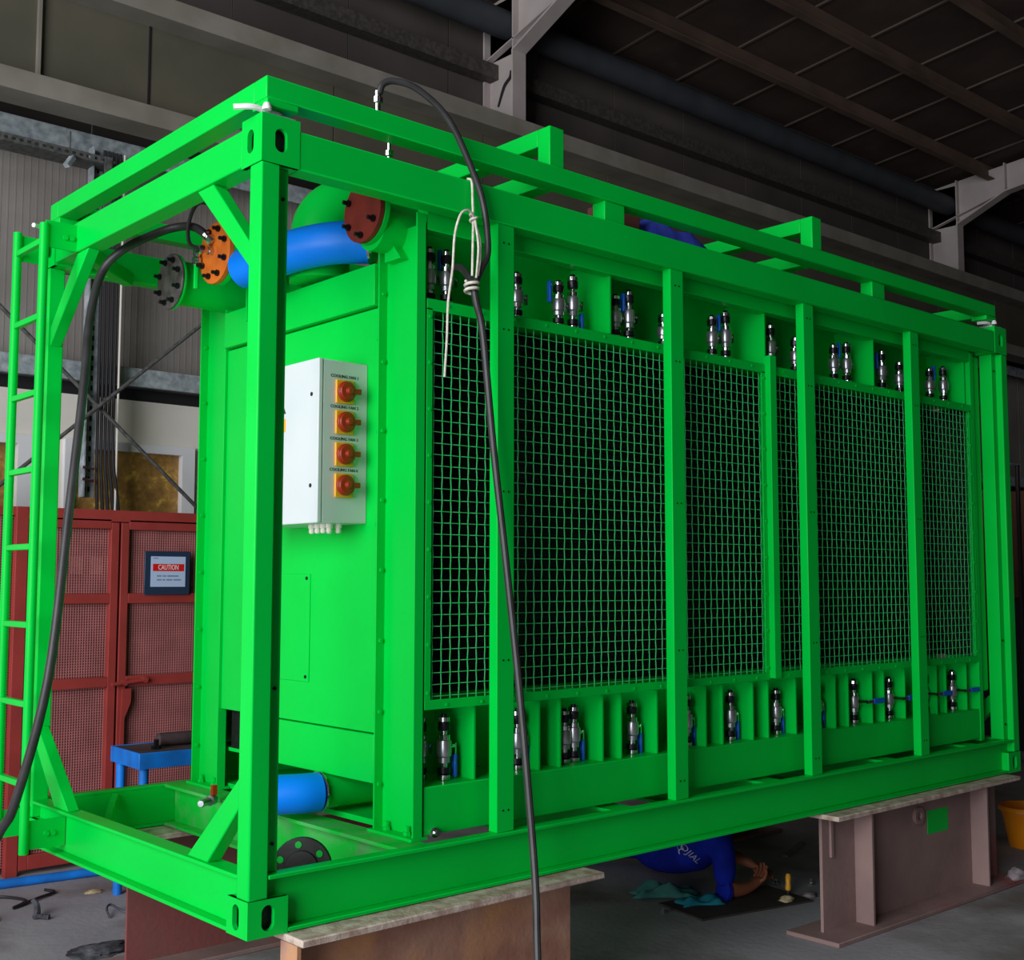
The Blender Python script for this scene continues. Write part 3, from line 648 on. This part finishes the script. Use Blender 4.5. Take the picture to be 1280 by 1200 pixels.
for k in range(20):
    for i in range(4): fs.append((4*k+i, 4*((k+1) % 20)+i, 4*((k+1) % 20)+(i+1) % 4, 4*k+(i+1) % 4))
pe.add(vs, fs); pe.build('lifting_ring', RUSTGREY, s2)
MB().box(3.14, 3.16, .03, .042, -.22, -.03).build('weld_strip', RUSTGREY, s2)
support('dull red support beam under the rear rail near the blue table', .40, 1.75, 1.77, RUSTRED, ())
support('dark support beam in the shade under the rear right of the cooler', 3.95, 4.85, 1.77, RUSTRED, ())

# ================================================================== RED CAGE, SIGN, TABLE
cg = thing('mesh_cage', 'red steel mesh cage with double doors standing against the hall wall', 'cage', (1.1, 4.1, G))
ZT = 1.52
def post(x0, x1, y0=3.75, y1=3.80, z0=G, z1=ZT, name='frame_post', par=None): return MB().box(x0, x1, y0, y1, z0, z1).build(name, CAGE, par or cg, bevel=.003)
post(.595, .665); post(-.60, -.55, 3.72, 3.77); post(2.34, 2.40); post(.50, .54, 3.82, 3.86); post(2.34, 2.40, 4.6, 4.65); post(-.60, -.55, 4.6, 4.65)
MB().box(.665, 2.34, 3.75, 3.80, ZT-.07, ZT).build('top_rail', CAGE, cg, bevel=.003); MB().box(-.55, .595, 3.77, 3.82, ZT-.05, ZT).build('top_rail', CAGE, cg)
MB().box(-.55, 2.40, 3.80, 4.65, ZT-.03, ZT-.01).build('roof_plate', CAGEBACK, cg)
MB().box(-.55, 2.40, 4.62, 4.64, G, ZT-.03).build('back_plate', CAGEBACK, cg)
def mesh_sheet(x0, x1, y, z0, z1, p=.0155):
    m = MB(); n = int((x1-x0)/p)
    for i in range(n+1): m.box(x0+i*p, x0+i*p+.0062, y, y+.004, z0, z1)
    k = int((z1-z0)/p)
    for j in range(k+1): m.box(x0, x1, y+.002, y+.006, z0+j*p, z0+j*p+.0062)
    return m
def door(x0, x1, y=3.75):
    b = MB().box(x0, x0+.05, y, y+.04, G+.03, ZT-.075).box(x1-.05, x1, y, y+.04, G+.03, ZT-.075)
    for z in (G+.03, .455, .955, ZT-.115): b.box(x0+.05, x1-.05, y, y+.035, z, z+(.06 if z > 0 else .08))
    d = b.build('cage_door', CAGE, cg, bevel=.003)
    mesh_sheet(x0+.05, x1-.05, y+.036, G+.05, ZT-.08).build('door_mesh', CAGEMESH, d, kind='stuff', smooth=False)
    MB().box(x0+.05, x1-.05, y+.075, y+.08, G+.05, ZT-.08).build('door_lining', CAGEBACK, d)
    return d
d1 = door(.67, 1.212); d2 = door(1.226, 2.33)
mesh_sheet(-.55, .595, 3.80, G+.05, ZT-.05).build('side_mesh', CAGEMESH, cg, kind='stuff', smooth=False)
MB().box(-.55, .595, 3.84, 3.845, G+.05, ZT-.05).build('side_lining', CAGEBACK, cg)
for x in (.97, 1.09):
    MB().box(x-.04, x+.04, 3.793, 3.797, 1.135, 1.235).build('vent_patch', mat('pale_patch', srgb(214, 170, 168), srgb(190, 140, 138), 60, .7), cg)
b = MB().cyl((1.18, 3.725, .47), (1.40, 3.725, .49), .012, 10).cyl((1.26, 3.715, .478), (1.26, 3.75, .478), .018, 8).cyl((1.39, 3.715, .49), (1.39, 3.75, .49), .018, 8); b.build('bolt_latch', CAGE, cg)
MB().add([(1.255,3.742,.44),(1.31,3.742,.44),(1.31,3.742,.36),(1.27,3.742,.26),(1.27,3.742,.08),(1.245,3.742,.08),(1.255,3.75,.44),(1.31,3.75,.44),(1.31,3.75,.36),(1.27,3.75,.26),(1.27,3.75,.08),(1.245,3.75,.08)], [tuple(range(6)), tuple(range(6,12))[::-1]]+[(i,(i+1)%6,6+(i+1)%6,6+i) for i in range(6)]).build('latch_plate', CAGE, cg)
sg = thing('caution_sign', 'white CAUTION notice in a dark blue pocket on the red cage door', 'sign', (1.52, 3.74, 1.0))
MB().box(1.372, 1.675, 3.735, 3.742, 1.005, 1.275).build('pocket', SIGNB, sg, bevel=.004)
MB().box(1.412, 1.642, 3.732, 3.735, 1.055, 1.243).build('paper', PAPER, sg)
MB().box(1.424, 1.632, 3.731, 3.732, 1.152, 1.197).build('red_band', SIGNR, sg)
text('CAUTION', .046, (1,0,0), (0,0,1), (0,-1,0), (1.527, 3.7305, 1.1745), 'sign_lettering', WHITE, sg, xs=.66)
ln = MB()
for z, ws in ((1.122, (.03, .022, .075)), (1.098, (.03, .016, .04, .05))):
    xx = 1.452
    for wd in ws: ln.box(xx, xx+wd, 3.7312, 3.732, z-.004, z+.004); xx += wd+.008
ln.box(1.425, 1.46, 3.7312, 3.732, 1.229, 1.234); ln.build('small_print', INKGREY, sg, kind='stuff')

tb = thing('work_table', 'small blue steel table with a greasy top beside the red cage', 'table', (1.12, 2.88, G))
ta = Matrix.Rotation(math.radians(-3), 4, 'Z'); to = Vector((.88, 2.66, 0))
def tv(x, y, z): q = ta @ Vector((x, y, 0)); return (to.x+q.x, to.y+q.y, z)
def tbox(x0, x1, y0, y1, z0, z1): return MB().add([tv(x0,y0,z0),tv(x1,y0,z0),tv(x1,y1,z0),tv(x0,y1,z0),tv(x0,y0,z1),tv(x1,y0,z1),tv(x1,y1,z1),tv(x0,y1,z1)], [(0,3,2,1),(4,5,6,7),(0,1,5,4),(1,2,6,5),(2,3,7,6),(3,0,4,7)])
tbox(0, .62, 0, .38, .185, .20).build('table_top', TABTOP, tb)
fr = tbox(-.012, .632, -.012, 0, .12, .203); fr2 = tbox(-.012, 0, 0, .38, .12, .203)
for q in (fr2, tbox(.62, .632, 0, .38, .12, .203), tbox(-.012, .632, .38, .392, .12, .203)): fr.add(q.v, q.f)
fr.build('apron', BLUEF, tb, bevel=.003)
for x, y in ((.03, .03), (.59, .03), (.03, .35), (.59, .35)):
    MB().cyl(tv(x, y, G+.0005), tv(x, y, .185), .024, 14).build('leg', BLUEF, tb)
rl = MB().lathe((1.06, 2.86, .238), (1, -.12, 0), [(.026, 0), (.036, .012), (.035, .28), (.028, .30)], 18).build('cylinder_roll', ROLL, at=(1.2, 2.86, .204)); tag(rl, 'grey-brown cylindrical roll lying on the blue table', 'roll')
bt = MB().lathe((1.02, 2.78, .201), (0,0,1), [(.026, 0), (.026, .018), (.014, .019), (.014, .05)], 6).build('hex_bolt', DARKST, at=(1.02, 2.78, .201)); tag(bt, 'small dark hex bolt standing on the blue table', 'bolt')
bp = MB().cyl((-1.2, 3.74, G+.026), (1.35, 3.43, G+.026), .025, 14).build('floor_pipe', BLUEF, at=(.4, 3.55, G)); tag(bp, 'long blue pipe lying on the floor along the red cage', 'pipe')

# ================================================================== HOSES AND ROPE
hs = thing('black_hose', 'black hose arching over the stacking frame and hanging down the cooler front', 'hose', (.92, -.05, .0))
MB().tube([(.49, .05, 2.80), (.50, .04, 2.835), (.54, .02, 2.85), (.62, -.01, 2.83), (.735, -.035, 2.745), (.85, -.035, 2.579), (.905, -.033, 2.457), (.925, -.033, 2.30), (.895, -.035, 2.23), (.846, -.045, 2.15)], .0125, 10, 6).build('upper_hose', HOSEM, hs)
MB().tube([(.905, .165, 2.262), (.91, .12, 2.265), (.885, .05, 2.23), (.850, -.035, 2.16), (.860, -.045, 2.09), (.892, -.045, 1.977), (.934, -.055, 1.571), (.968, -.085, 1.165), (.985, -.14, .70), (.985, -.20, .25), (.965, -.245, .03), (.93, -.29, -.15), (.90, -.34, -.36), (.86, -.45, -.55), (.86, -.65, -.567), (.95, -1.0, -.567)], .0135, 10, 6).build('drop_hose', HOSEM, hs)
MB().lathe((.488, .055, 2.724), (0,0,1), [(.010, 0), (.010, .04), (.018, .042), (.018, .062), (.012, .064), (.012, .085)], 10).build('hose_fitting', CHROME, hs)
b = MB().lathe((.60, .14, 2.562), (0,0,1), [(.008, 0), (.008, .06), (.016, .062), (.016, .08), (.007, .082), (.007, .12)], 10).build('pressure_fitting', CHROME, unit)
rp = thing('white_rope', 'white rope knotted round the black hose and dangling over the mesh', 'rope', (.84, -.06, 2.45))
def rope(name, pts, r=.0045): MB().tube(pts, r, 7, 5).build(name, ROPE, rp)
rope('hanging_strand', [(.862, .01, 2.567), (.862, -.014, 2.55), (.862, -.02, 2.47), (.848, -.04, 2.40), (.838, -.05, 2.28), (.832, -.055, 2.185)])
rope('loop_strand', [(.848, -.045, 2.40), (.870, -.05, 2.33), (.873, -.05, 2.26), (.858, -.055, 2.19)])
rope('loop_strand', [(.846, -.05, 2.405), (.860, -.055, 2.31), (.858, -.055, 2.25), (.848, -.058, 2.18)])
rope('loose_tail', [(.845, -.045, 2.41), (.815, -.05, 2.425), (.78, -.05, 2.40), (.758, -.045, 2.32), (.753, -.04, 2.20), (.742, -.03, 2.08), (.745, -.02, 1.95), (.735, -.02, 1.81)])
k = []
for i in range(22):
    a = i*2*PI/9; k.append((.838+.024*math.cos(a), -.045+.024*math.sin(a), 2.125+.0022*i))
rope('knot', k, .0058)
k = [(.846+.013*math.cos(i*.9), -.046+.013*math.sin(i*.9), 2.385+.003*i) for i in range(12)]
rope('knot', k, .0048)
h2 = thing('thick_black_hose', 'thick black hose looping out of the open end past the green ladder', 'hose', (-.2, 1.2, .2))
MB().tube([(.405, 1.13, 2.50), (.383, 1.20, 2.551), (.361, 1.29, 2.572), (.296, 1.35, 2.549), (.16, 1.38, 2.46), (.09, 1.44, 2.36), (.02, 1.383, 2.139), (-.04, 1.272, 1.858), (-.14, 1.135, 1.316), (-.22, 1.071, .731), (-.28, 1.18, .298), (-.30, 1.274, .173), (-.34, 1.539, -.10), (-.5, 1.9, -.45), (-.8, 2.2, G+.02), (-1.6, 2.4, G+.02)], .0175, 12, 6).build('hose_body', HOSEM, h2)
MB().lathe((.418, 1.115, 2.475), (-.5,.6,.9), [(.014, 0), (.02, .002), (.02, .03), (.014, .032), (.018, .05)], 10).build('hose_fitting', CHROME, h2)

# ================================================================== FLOOR CLUTTER, BUCKET
bk = thing('bucket', 'orange plastic bucket on the floor beyond the right support beam', 'bucket', (5.75, .30, G))
bm_ = MB(); r0, r1, hh = .13, .18, .25
bm_.lathe((5.75, .30, G+.0005), (0,0,1), [(r0, 0), (r1, hh), (r1+.012, hh), (r1+.012, hh-.022), (r1+.004, hh-.022), (r1+.004, hh+.004), (r1-.006, hh+.004), (r0-.006, .01)], 28); bm_.build('bucket_body', BUCK, bk)
MB().tube([(5.75-.19, .30, G+.23), (5.70, .13, G+.20), (5.75, .09, G+.19), (5.86, .12, G+.20), (5.75+.19, .30, G+.23)], .005, 6, 5).build('bucket_handle', GALV, bk)
def lump(name, c, sx, sy, sz, m, label, cat, seed, n=14, group=None):
    rnd = random.Random(seed); b = MB(); vs = []; fs = []; ph = [rnd.uniform(0, 6) for _ in range(6)]
    for i in range(n//2+1):
        th = PI*.5*i/(n//2)
        for k in range(n):
            a = 2*PI*k/n; q = 1+.18*math.sin(3*a+ph[0]+i)+.12*math.sin(5*a+ph[1]-2*i)
            vs.append((c[0]+sx*math.cos(th)*math.cos(a)*q, c[1]+sy*math.cos(th)*math.sin(a)*q, c[2]+sz*math.sin(th)*(1+.25*math.sin(2*a+ph[2])*math.cos(th))))
    for i in range(n//2):
        for k in range(n): fs.append((i*n+k, i*n+(k+1) % n, (i+1)*n+(k+1) % n, (i+1)*n+k))
    fs.append(tuple(range(n))[::-1]); b.add(vs, fs)
    return tag(b.build(name, m, at=(c[0], c[1], c[2]), sharp=60), label, cat, group)
lump('slag_sheet', (.45, 2.09, G+.0005), .15, .10, .03, DIRT, 'dark crusted offcut lying on the floor at the bottom left', 'offcut', 3, 20)
st = MB().tube([(.42, 2.80, G+.014), (.44, 2.84, G+.03), (.45, 2.88, G+.055), (.44, 2.90, G+.075)], lambda t: .018-.004*t, 8, 4).tube([(.43, 2.80, G+.016), (.47, 2.76, G+.013)], .013, 8).build('bent_bracket', DIRT, at=(.42, 2.83, G)); tag(st, 'small bent dark bracket on the bare floor at left', 'bracket')
st = MB().tube([(.70, 2.58, G+.008), (.72, 2.66, G+.03), (.76, 2.70, G+.035), (.79, 2.62, G+.012), (.85, 2.56, G+.008), (1.02, 2.52, G+.008)], .006, 8, 4).build('metal_strip', DIRT, at=(.8, 2.6, G)); tag(st, 'curled dark metal strip on the floor by the table leg', 'strip')
st = MB().tube([(.34, 3.38, G+.01), (.45, 3.30, G+.01), (.50, 3.16, G+.01), (.40, 3.06, G+.01), (.56, 3.16, G+.012), (.68, 3.24, G+.01), (.66, 3.32, G+.01)], .008, 8, 5).build('cord_scrap', CABLE, at=(.5, 3.2, G)); tag(st, 'tangled scrap of dark cord in front of the blue pipe', 'cord')
lump('paper_scrap', (.855, 3.13, G+.0005), .05, .035, .012, RAGY, 'pale scrap of paper on the floor near the table leg', 'paper', 5)
lump('rubber_scrap', (.22, 2.92, G+.0005), .06, .04, .03, DIRT, 'black rubber scrap at the left edge of the floor', 'scrap', 9)
lump('pale_rag', (4.80, -.06, G+.0225), .075, .05, .055, RAG, 'crumpled grey rag on the foot of the right support beam', 'rag', 11)
lump('cream_rag', (4.93, -.09, G+.0005), .05, .05, .05, RAGY, 'cream crumpled rag on the floor right of the support beam', 'rag', 12)
st = MB().tube([(5.0, .55, G+.01), (5.3, .75, G+.02), (5.6, .85, G+.03), (5.75, .82, G+.06), (5.83, .84, G+.07)], .008, 6, 4).build('wire_scrap', GALV, at=(5.4, .75, G)); tag(st, 'bent bright wire on the dark floor behind the bucket', 'wire')
# beyond the right-hand corner
bd = thing('steel_cabinet', 'brown steel cabinet in the dark beyond the right corner post', 'cabinet', (10.4, 2.3, G))
MB().box(9.9, 10.9, 1.5, 3.0, .93, 2.0).build('cabinet_body', BROWNB, bd, bevel=.01); MB().box(9.95, 10.85, 1.55, 2.95, G+.0005, .93).build('plinth', CABLE, bd)
lm = thing('wall_lamp', 'slim cream lamp tube on a bracket behind the right corner post', 'lamp', (8.2, 1.62, 2.2))
MB().cyl((8.2, 1.62, 2.18), (8.2, 1.62, 2.40), .025, 10).build('lamp_tube', CREAM, lm); MB().cyl((8.2, 1.62, 2.12), (8.55, 1.62, 2.12), .012, 8).build('lamp_bracket', GALV, lm); MB().cyl((8.5, 1.62, 2.12), (8.5, 1.62, G+.0005), .02, 8).build('lamp_post', CABLE, lm)

# ================================================================== WORKER UNDER THE COOLER
def skin_mesh(chains, sub=2):
    """chains: list of (list of (point, radius)), parents implicit: first point of later chains may be an index tuple"""
    vs, es, rs = [], [], []
    for ch in chains:
        prev = None
        for p, r in ch:
            if isinstance(p, int): prev = p; continue
            vs.append(p); rs.append(r); i = len(vs)-1
            if prev is not None: es.append((prev, i))
            prev = i
    me = bpy.data.meshes.new('skin'); me.from_pydata(vs, es, []); o = bpy.data.objects.new('skin', me); COL.objects.link(o)
    o.modifiers.new('skin', 'SKIN'); sv = me.skin_vertices[0].data
    for i, r in enumerate(rs): sv[i].radius = r if isinstance(r, tuple) else (r, r)
    for d in sv: d.use_root = False
    sv[0].use_root = True
    m2 = o.modifiers.new('sub', 'SUBSURF'); m2.levels = sub; m2.render_levels = sub
    dg = bpy.context.evaluated_depsgraph_get(); dg.update(); e = o.evaluated_get(dg).to_mesh()
    V = [tuple(v.co) for v in e.vertices]; F = [tuple(p.vertices) for p in e.polygons]
    bpy.data.objects.remove(o); return V, F
pn = thing('person', 'person in a dark blue coverall lying propped on one elbow under the cooler', 'person', (3.2, .95, G))
body = [
 [((3.42,1.26,-.46),(.125,.11)), ((3.36,1.14,-.42),(.125,.11)), ((3.31,1.02,-.365),(.14,.12)), ((3.30,.91,-.305),(.16,.125)), ((3.37,.90,-.262),(.11,.09)), ((3.43,.90,-.225),(.055,.055)), ((3.49,.91,-.19),.055)],
 [(3,0), ((3.285,.80,-.285),.085), ((3.262,.765,-.40),.068), ((3.235,.755,-.515),.056)],
 [(3,0), ((3.36,1.02,-.265),.085), ((3.50,1.12,-.34),.062), ((3.62,1.06,-.43),.050)],
 [(0,0), ((3.50,1.26,-.45),.105), ((3.60,1.27,-.40),.095), ((3.70,1.28,-.34),.075), ((3.66,1.42,-.40),.066), ((3.58,1.60,-.50),.048), ((3.62,1.66,-.53),.045), ((3.70,1.68,-.54),.038)],
 [(0,0), ((3.42,1.36,-.47),.105), ((3.48,1.50,-.47),.095), ((3.54,1.62,-.47),.078), ((3.44,1.74,-.49),.066), ((3.30,1.90,-.52),.048), ((3.34,1.95,-.535),.045), ((3.43,1.97,-.545),.038)],
]
V1, F1 = skin_mesh(body)
parts = [(V1, F1, 0)]
fore = [[((3.235,.755,-.505),.046), ((3.30,.738,-.527),.043), ((3.38,.724,-.530),.034), ((3.43,.722,-.524),.028), ((3.475,.728,-.510),(.040,.022)), ((3.51,.735,-.497),(.040,.018))]]
parts.append((*skin_mesh(fore), 1))
for k in range(4):
    oy = -.030+.020*k; ln = (.85, 1.0, .95, .78)[k]; a = Vector((3.505, .735+oy, -.498))
    d1 = Vector((.034, .002, .026))*ln; d2 = Vector((.020, .006, .026))*ln; d3 = Vector((.004, .010, .022))*ln
    parts.append((*skin_mesh([[(tuple(a), .0095), (tuple(a+d1), .0090), (tuple(a+d1+d2), .0084), (tuple(a+d1+d2+d3), .007)]]), 1))
parts.append((*skin_mesh([[((3.47,.705,-.508),.012), ((3.495,.685,-.488),.0105), ((3.515,.690,-.462),.0095), ((3.522,.702,-.445),.008)]]), 1))
fore2 = [[((3.61,1.065,-.425),.042), ((3.68,.99,-.465),.034), ((3.70,.93,-.485),.027), ((3.705,.895,-.495),(.036,.018)), ((3.705,.86,-.505),(.036,.016))]]
parts.append((*skin_mesh(fore2), 1))
for k in range(4):
    a = Vector((3.675+.02*k, .86, -.505)); ln = (.8, .95, 1, .85)[k]
    parts.append((*skin_mesh([[(tuple(a), .0095), (tuple(a+Vector((0,-.035,-.008))*ln), .009), (tuple(a+Vector((0,-.058,-.024))*ln), .008), (tuple(a+Vector((0,-.066,-.042))*ln), .007)]]), 1))
parts.append((*skin_mesh([[((3.675,.89,-.50),.012), ((3.652,.866,-.508),.010), ((3.648,.838,-.52),.0085)]]), 1))
# head: shaped from a sphere, facing away from the camera and to the right
hb = bmesh.new(); bmesh.ops.create_uvsphere(hb, u_segments=24, v_segments=18, radius=1)
hf = Vector((.80, .45, -.40)).normalized(); hu = Vector((.42, .05, .62)); hu = (hu-hf*hu.dot(hf)).normalized(); hl = hu.cross(hf); hc = Vector((3.555, .925, -.150))
HV = []
for v in hb.verts:
    x, y, z = v.co                     # x front, y left, z up
    fx = x*.096; fy = y*.075; fz = z*.118
    if x > 0:
        fx += .020*math.exp(-((y*.9)**2)/.02-((z+.12)**2)/.03)       # nose
        fx -= .010*math.exp(-((abs(y)-.38)**2)/.02-((z-.10)**2)/.015)  # eye sockets
        fx += .007*math.exp(-(y**2)/.05-((z+.42)**2)/.008)           # lips
        fy *= 1-.22*max(0, -z)
    if z < -.5: fx += .012*max(0, x)
    fy += math.copysign(.016, y)*math.exp(-((abs(y)-.98)**2)/.01-(x**2)/.03-((z+.05)**2)/.06) if abs(y) > .6 else 0   # ears
    HV.append(tuple(hc+hf*fx+hl*fy+hu*fz))
hb.verts.index_update(); HF = [tuple(v.index for v in f.verts) for f in hb.faces]; hb.free()
parts.append((HV, HF, 1))
pb = MB()
for V, F, mi in parts: pb.add(V, F, mi)
pbody = pb.build('body', [CLOTHB, SKIN], pn, sharp=180)
hm = MB(); hh = bmesh.new(); bmesh.ops.create_uvsphere(hh, u_segments=20, v_segments=14, radius=1); vv = []
for v in hh.verts:
    x, y, z = v.co; k = 1.07; vv.append(tuple(hc+hf*(x*.096*k if x < .25 else .25*.096*k+(x-.25)*.03)+hl*y*.077*k+hu*(z*.120*k if z > -.35 else -.35*.12*k+(z+.35)*.02)-hf*.006))
hh.verts.index_update(); hm.add(vv, [tuple(v.index for v in f.verts) for f in hh.faces]); hh.free(); hm.build('hair', HAIR, pn, sharp=180)
for sgn in (-1, 1):
    c = hc+hf*.082+hl*.029*sgn+hu*.012
    MB().lathe(c-hf*.01, hf, [(.002,0),(.010,.003),(.0135,.010),(.010,.017),(.003,.020)], 12).build('eye', WHITE, pn)
# cuff of the rolled sleeve
MB().lathe((3.222,.757,-.522), (.85,-.20,-.18), [(.052,0),(.058,.004),(.056,.03),(.050,.034)], 18).build('sleeve_cuff', CLOTHB, pn)
# lettering on the back, laid on to the cloth
from mathutils.bvhtree import BVHTree
bvh = BVHTree.FromPolygons([Vector(v) for v in V1], F1)
tu = (r2*.74-u2*.67).normalized(); tvv = (r2*.67+u2*.74).normalized()
camp = co.matrix_world.translation; anchor = Vector((3.075, .82, -.262))-r2*.012-u2*.10
lt = text('O\u00b7OJIAL', .052, tu, tvv, -fw, anchor, 'back_lettering', WHITE, pn, depth=.0003)
for q in lt.data.vertices:
    p = q.co+ORG[pn]; d = fw.copy(); h = bvh.ray_cast(p-d*1.2, d)
    if h[0] is not None: q.co = h[0]-d*.003-ORG[pn]
# things around the worker
o = MB().bar((2.90, .77, G+.006), (3.62, .62, G+.006), .36, .009, (0,0,1)).build('cardboard_mat', BOARD, at=(3.2, .7, G)); tag(o, 'dark flattened cardboard sheet on the floor under the worker', 'cardboard')
def cloth(name, x0, y0, dx, dy, rot, m, label, seed, hgt=.05):
    rnd = random.Random(seed); a = [rnd.uniform(0, 6) for _ in range(4)]; n1, n2 = 16, 8; g = []; c, sn = math.cos(rot), math.sin(rot)
    for i in range(n1+1):
        for j in range(n2+1):
            u, v = i/n1, j/n2; e = min(1, 6*min(u, 1-u, v, 1-v)); z = G+.013+e*hgt*(.5+.25*math.sin(9*u+a[0]+5*v)+.25*math.sin(12*v+a[1]-6*u))
            X, Yy = (u-.5)*dx*(1+.12*math.sin(7*v+a[2])), (v-.5)*dy*(1+.15*math.sin(8*u+a[3])); g.append((x0+X*c-Yy*sn, y0+X*sn+Yy*c, z))
    b = MB().add(g, [(i*(n2+1)+j, (i+1)*(n2+1)+j, (i+1)*(n2+1)+j+1, i*(n2+1)+j+1) for i in range(n1) for j in range(n2)])
    o = b.build(name, m, at=(x0, y0, G+.012), sharp=80); q = o.modifiers.new('solid', 'SOLIDIFY'); q.thickness = .004; q.offset = -1
    tag(o, label, 'cloth'); return o
cloth('teal_cloth', 3.08, 1.02, .34, .14, -.75, TEAL, 'crumpled pale teal cloth on the floor behind the worker', 4, .07)
cloth('blue_green_cloth', 3.10, .80, .24, .12, -.5, TEALT, 'bright blue-green cloth tucked under the worker', 6, .04)
t = thing('screwdriver', 'yellow handled screwdriver standing among the parts near the worker', 'tool', (3.58, .60, G))
MB().lathe((3.58, .60, G+.03), (.2,.1,1), [(.012,0),(.016,.01),(.013,.04),(.016,.07),(.010,.085)], 10).build('handle', YEL, t); MB().cyl((3.58, .60, G+.0005), (3.58, .60, G+.04), .005, 8).build('shaft', CHROME, t)
lump('white_rag', (3.47, .53, G+.0005), .05, .035, .035, RAGY, 'small white rag on the floor in front of the worker', 'rag', 21)
lump('brown_rag', (3.66, .52, G+.0005), .06, .03, .025, RAG, 'small grey rag beside the right support beam end', 'rag', 23)
for q, (x, y) in enumerate(((3.72, .78), (3.88, .66), (2.84, .825))):
    o = MB().lathe((x, y, G+.0005), (0,0,1), [(.016,0),(.016,.012),(.009,.0125),(.009,.03)], 6).build('hex_bolt', CHROME, at=(x, y, G)); tag(o, ('bright bolt on the floor just beyond the worker\'s hand', 'bright bolt on the dark floor close to the right support', 'bright bolt on the floor left of the cardboard sheet')[q], 'bolt')
o = MB().bar((4.28, 1.12, G+.02), (4.52, 1.16, G+.06), .035, .012).build('wrench', GALVDK, at=(4.4, 1.14, G)); tag(o, 'long grey spanner lying in the shade under the cooler', 'tool')
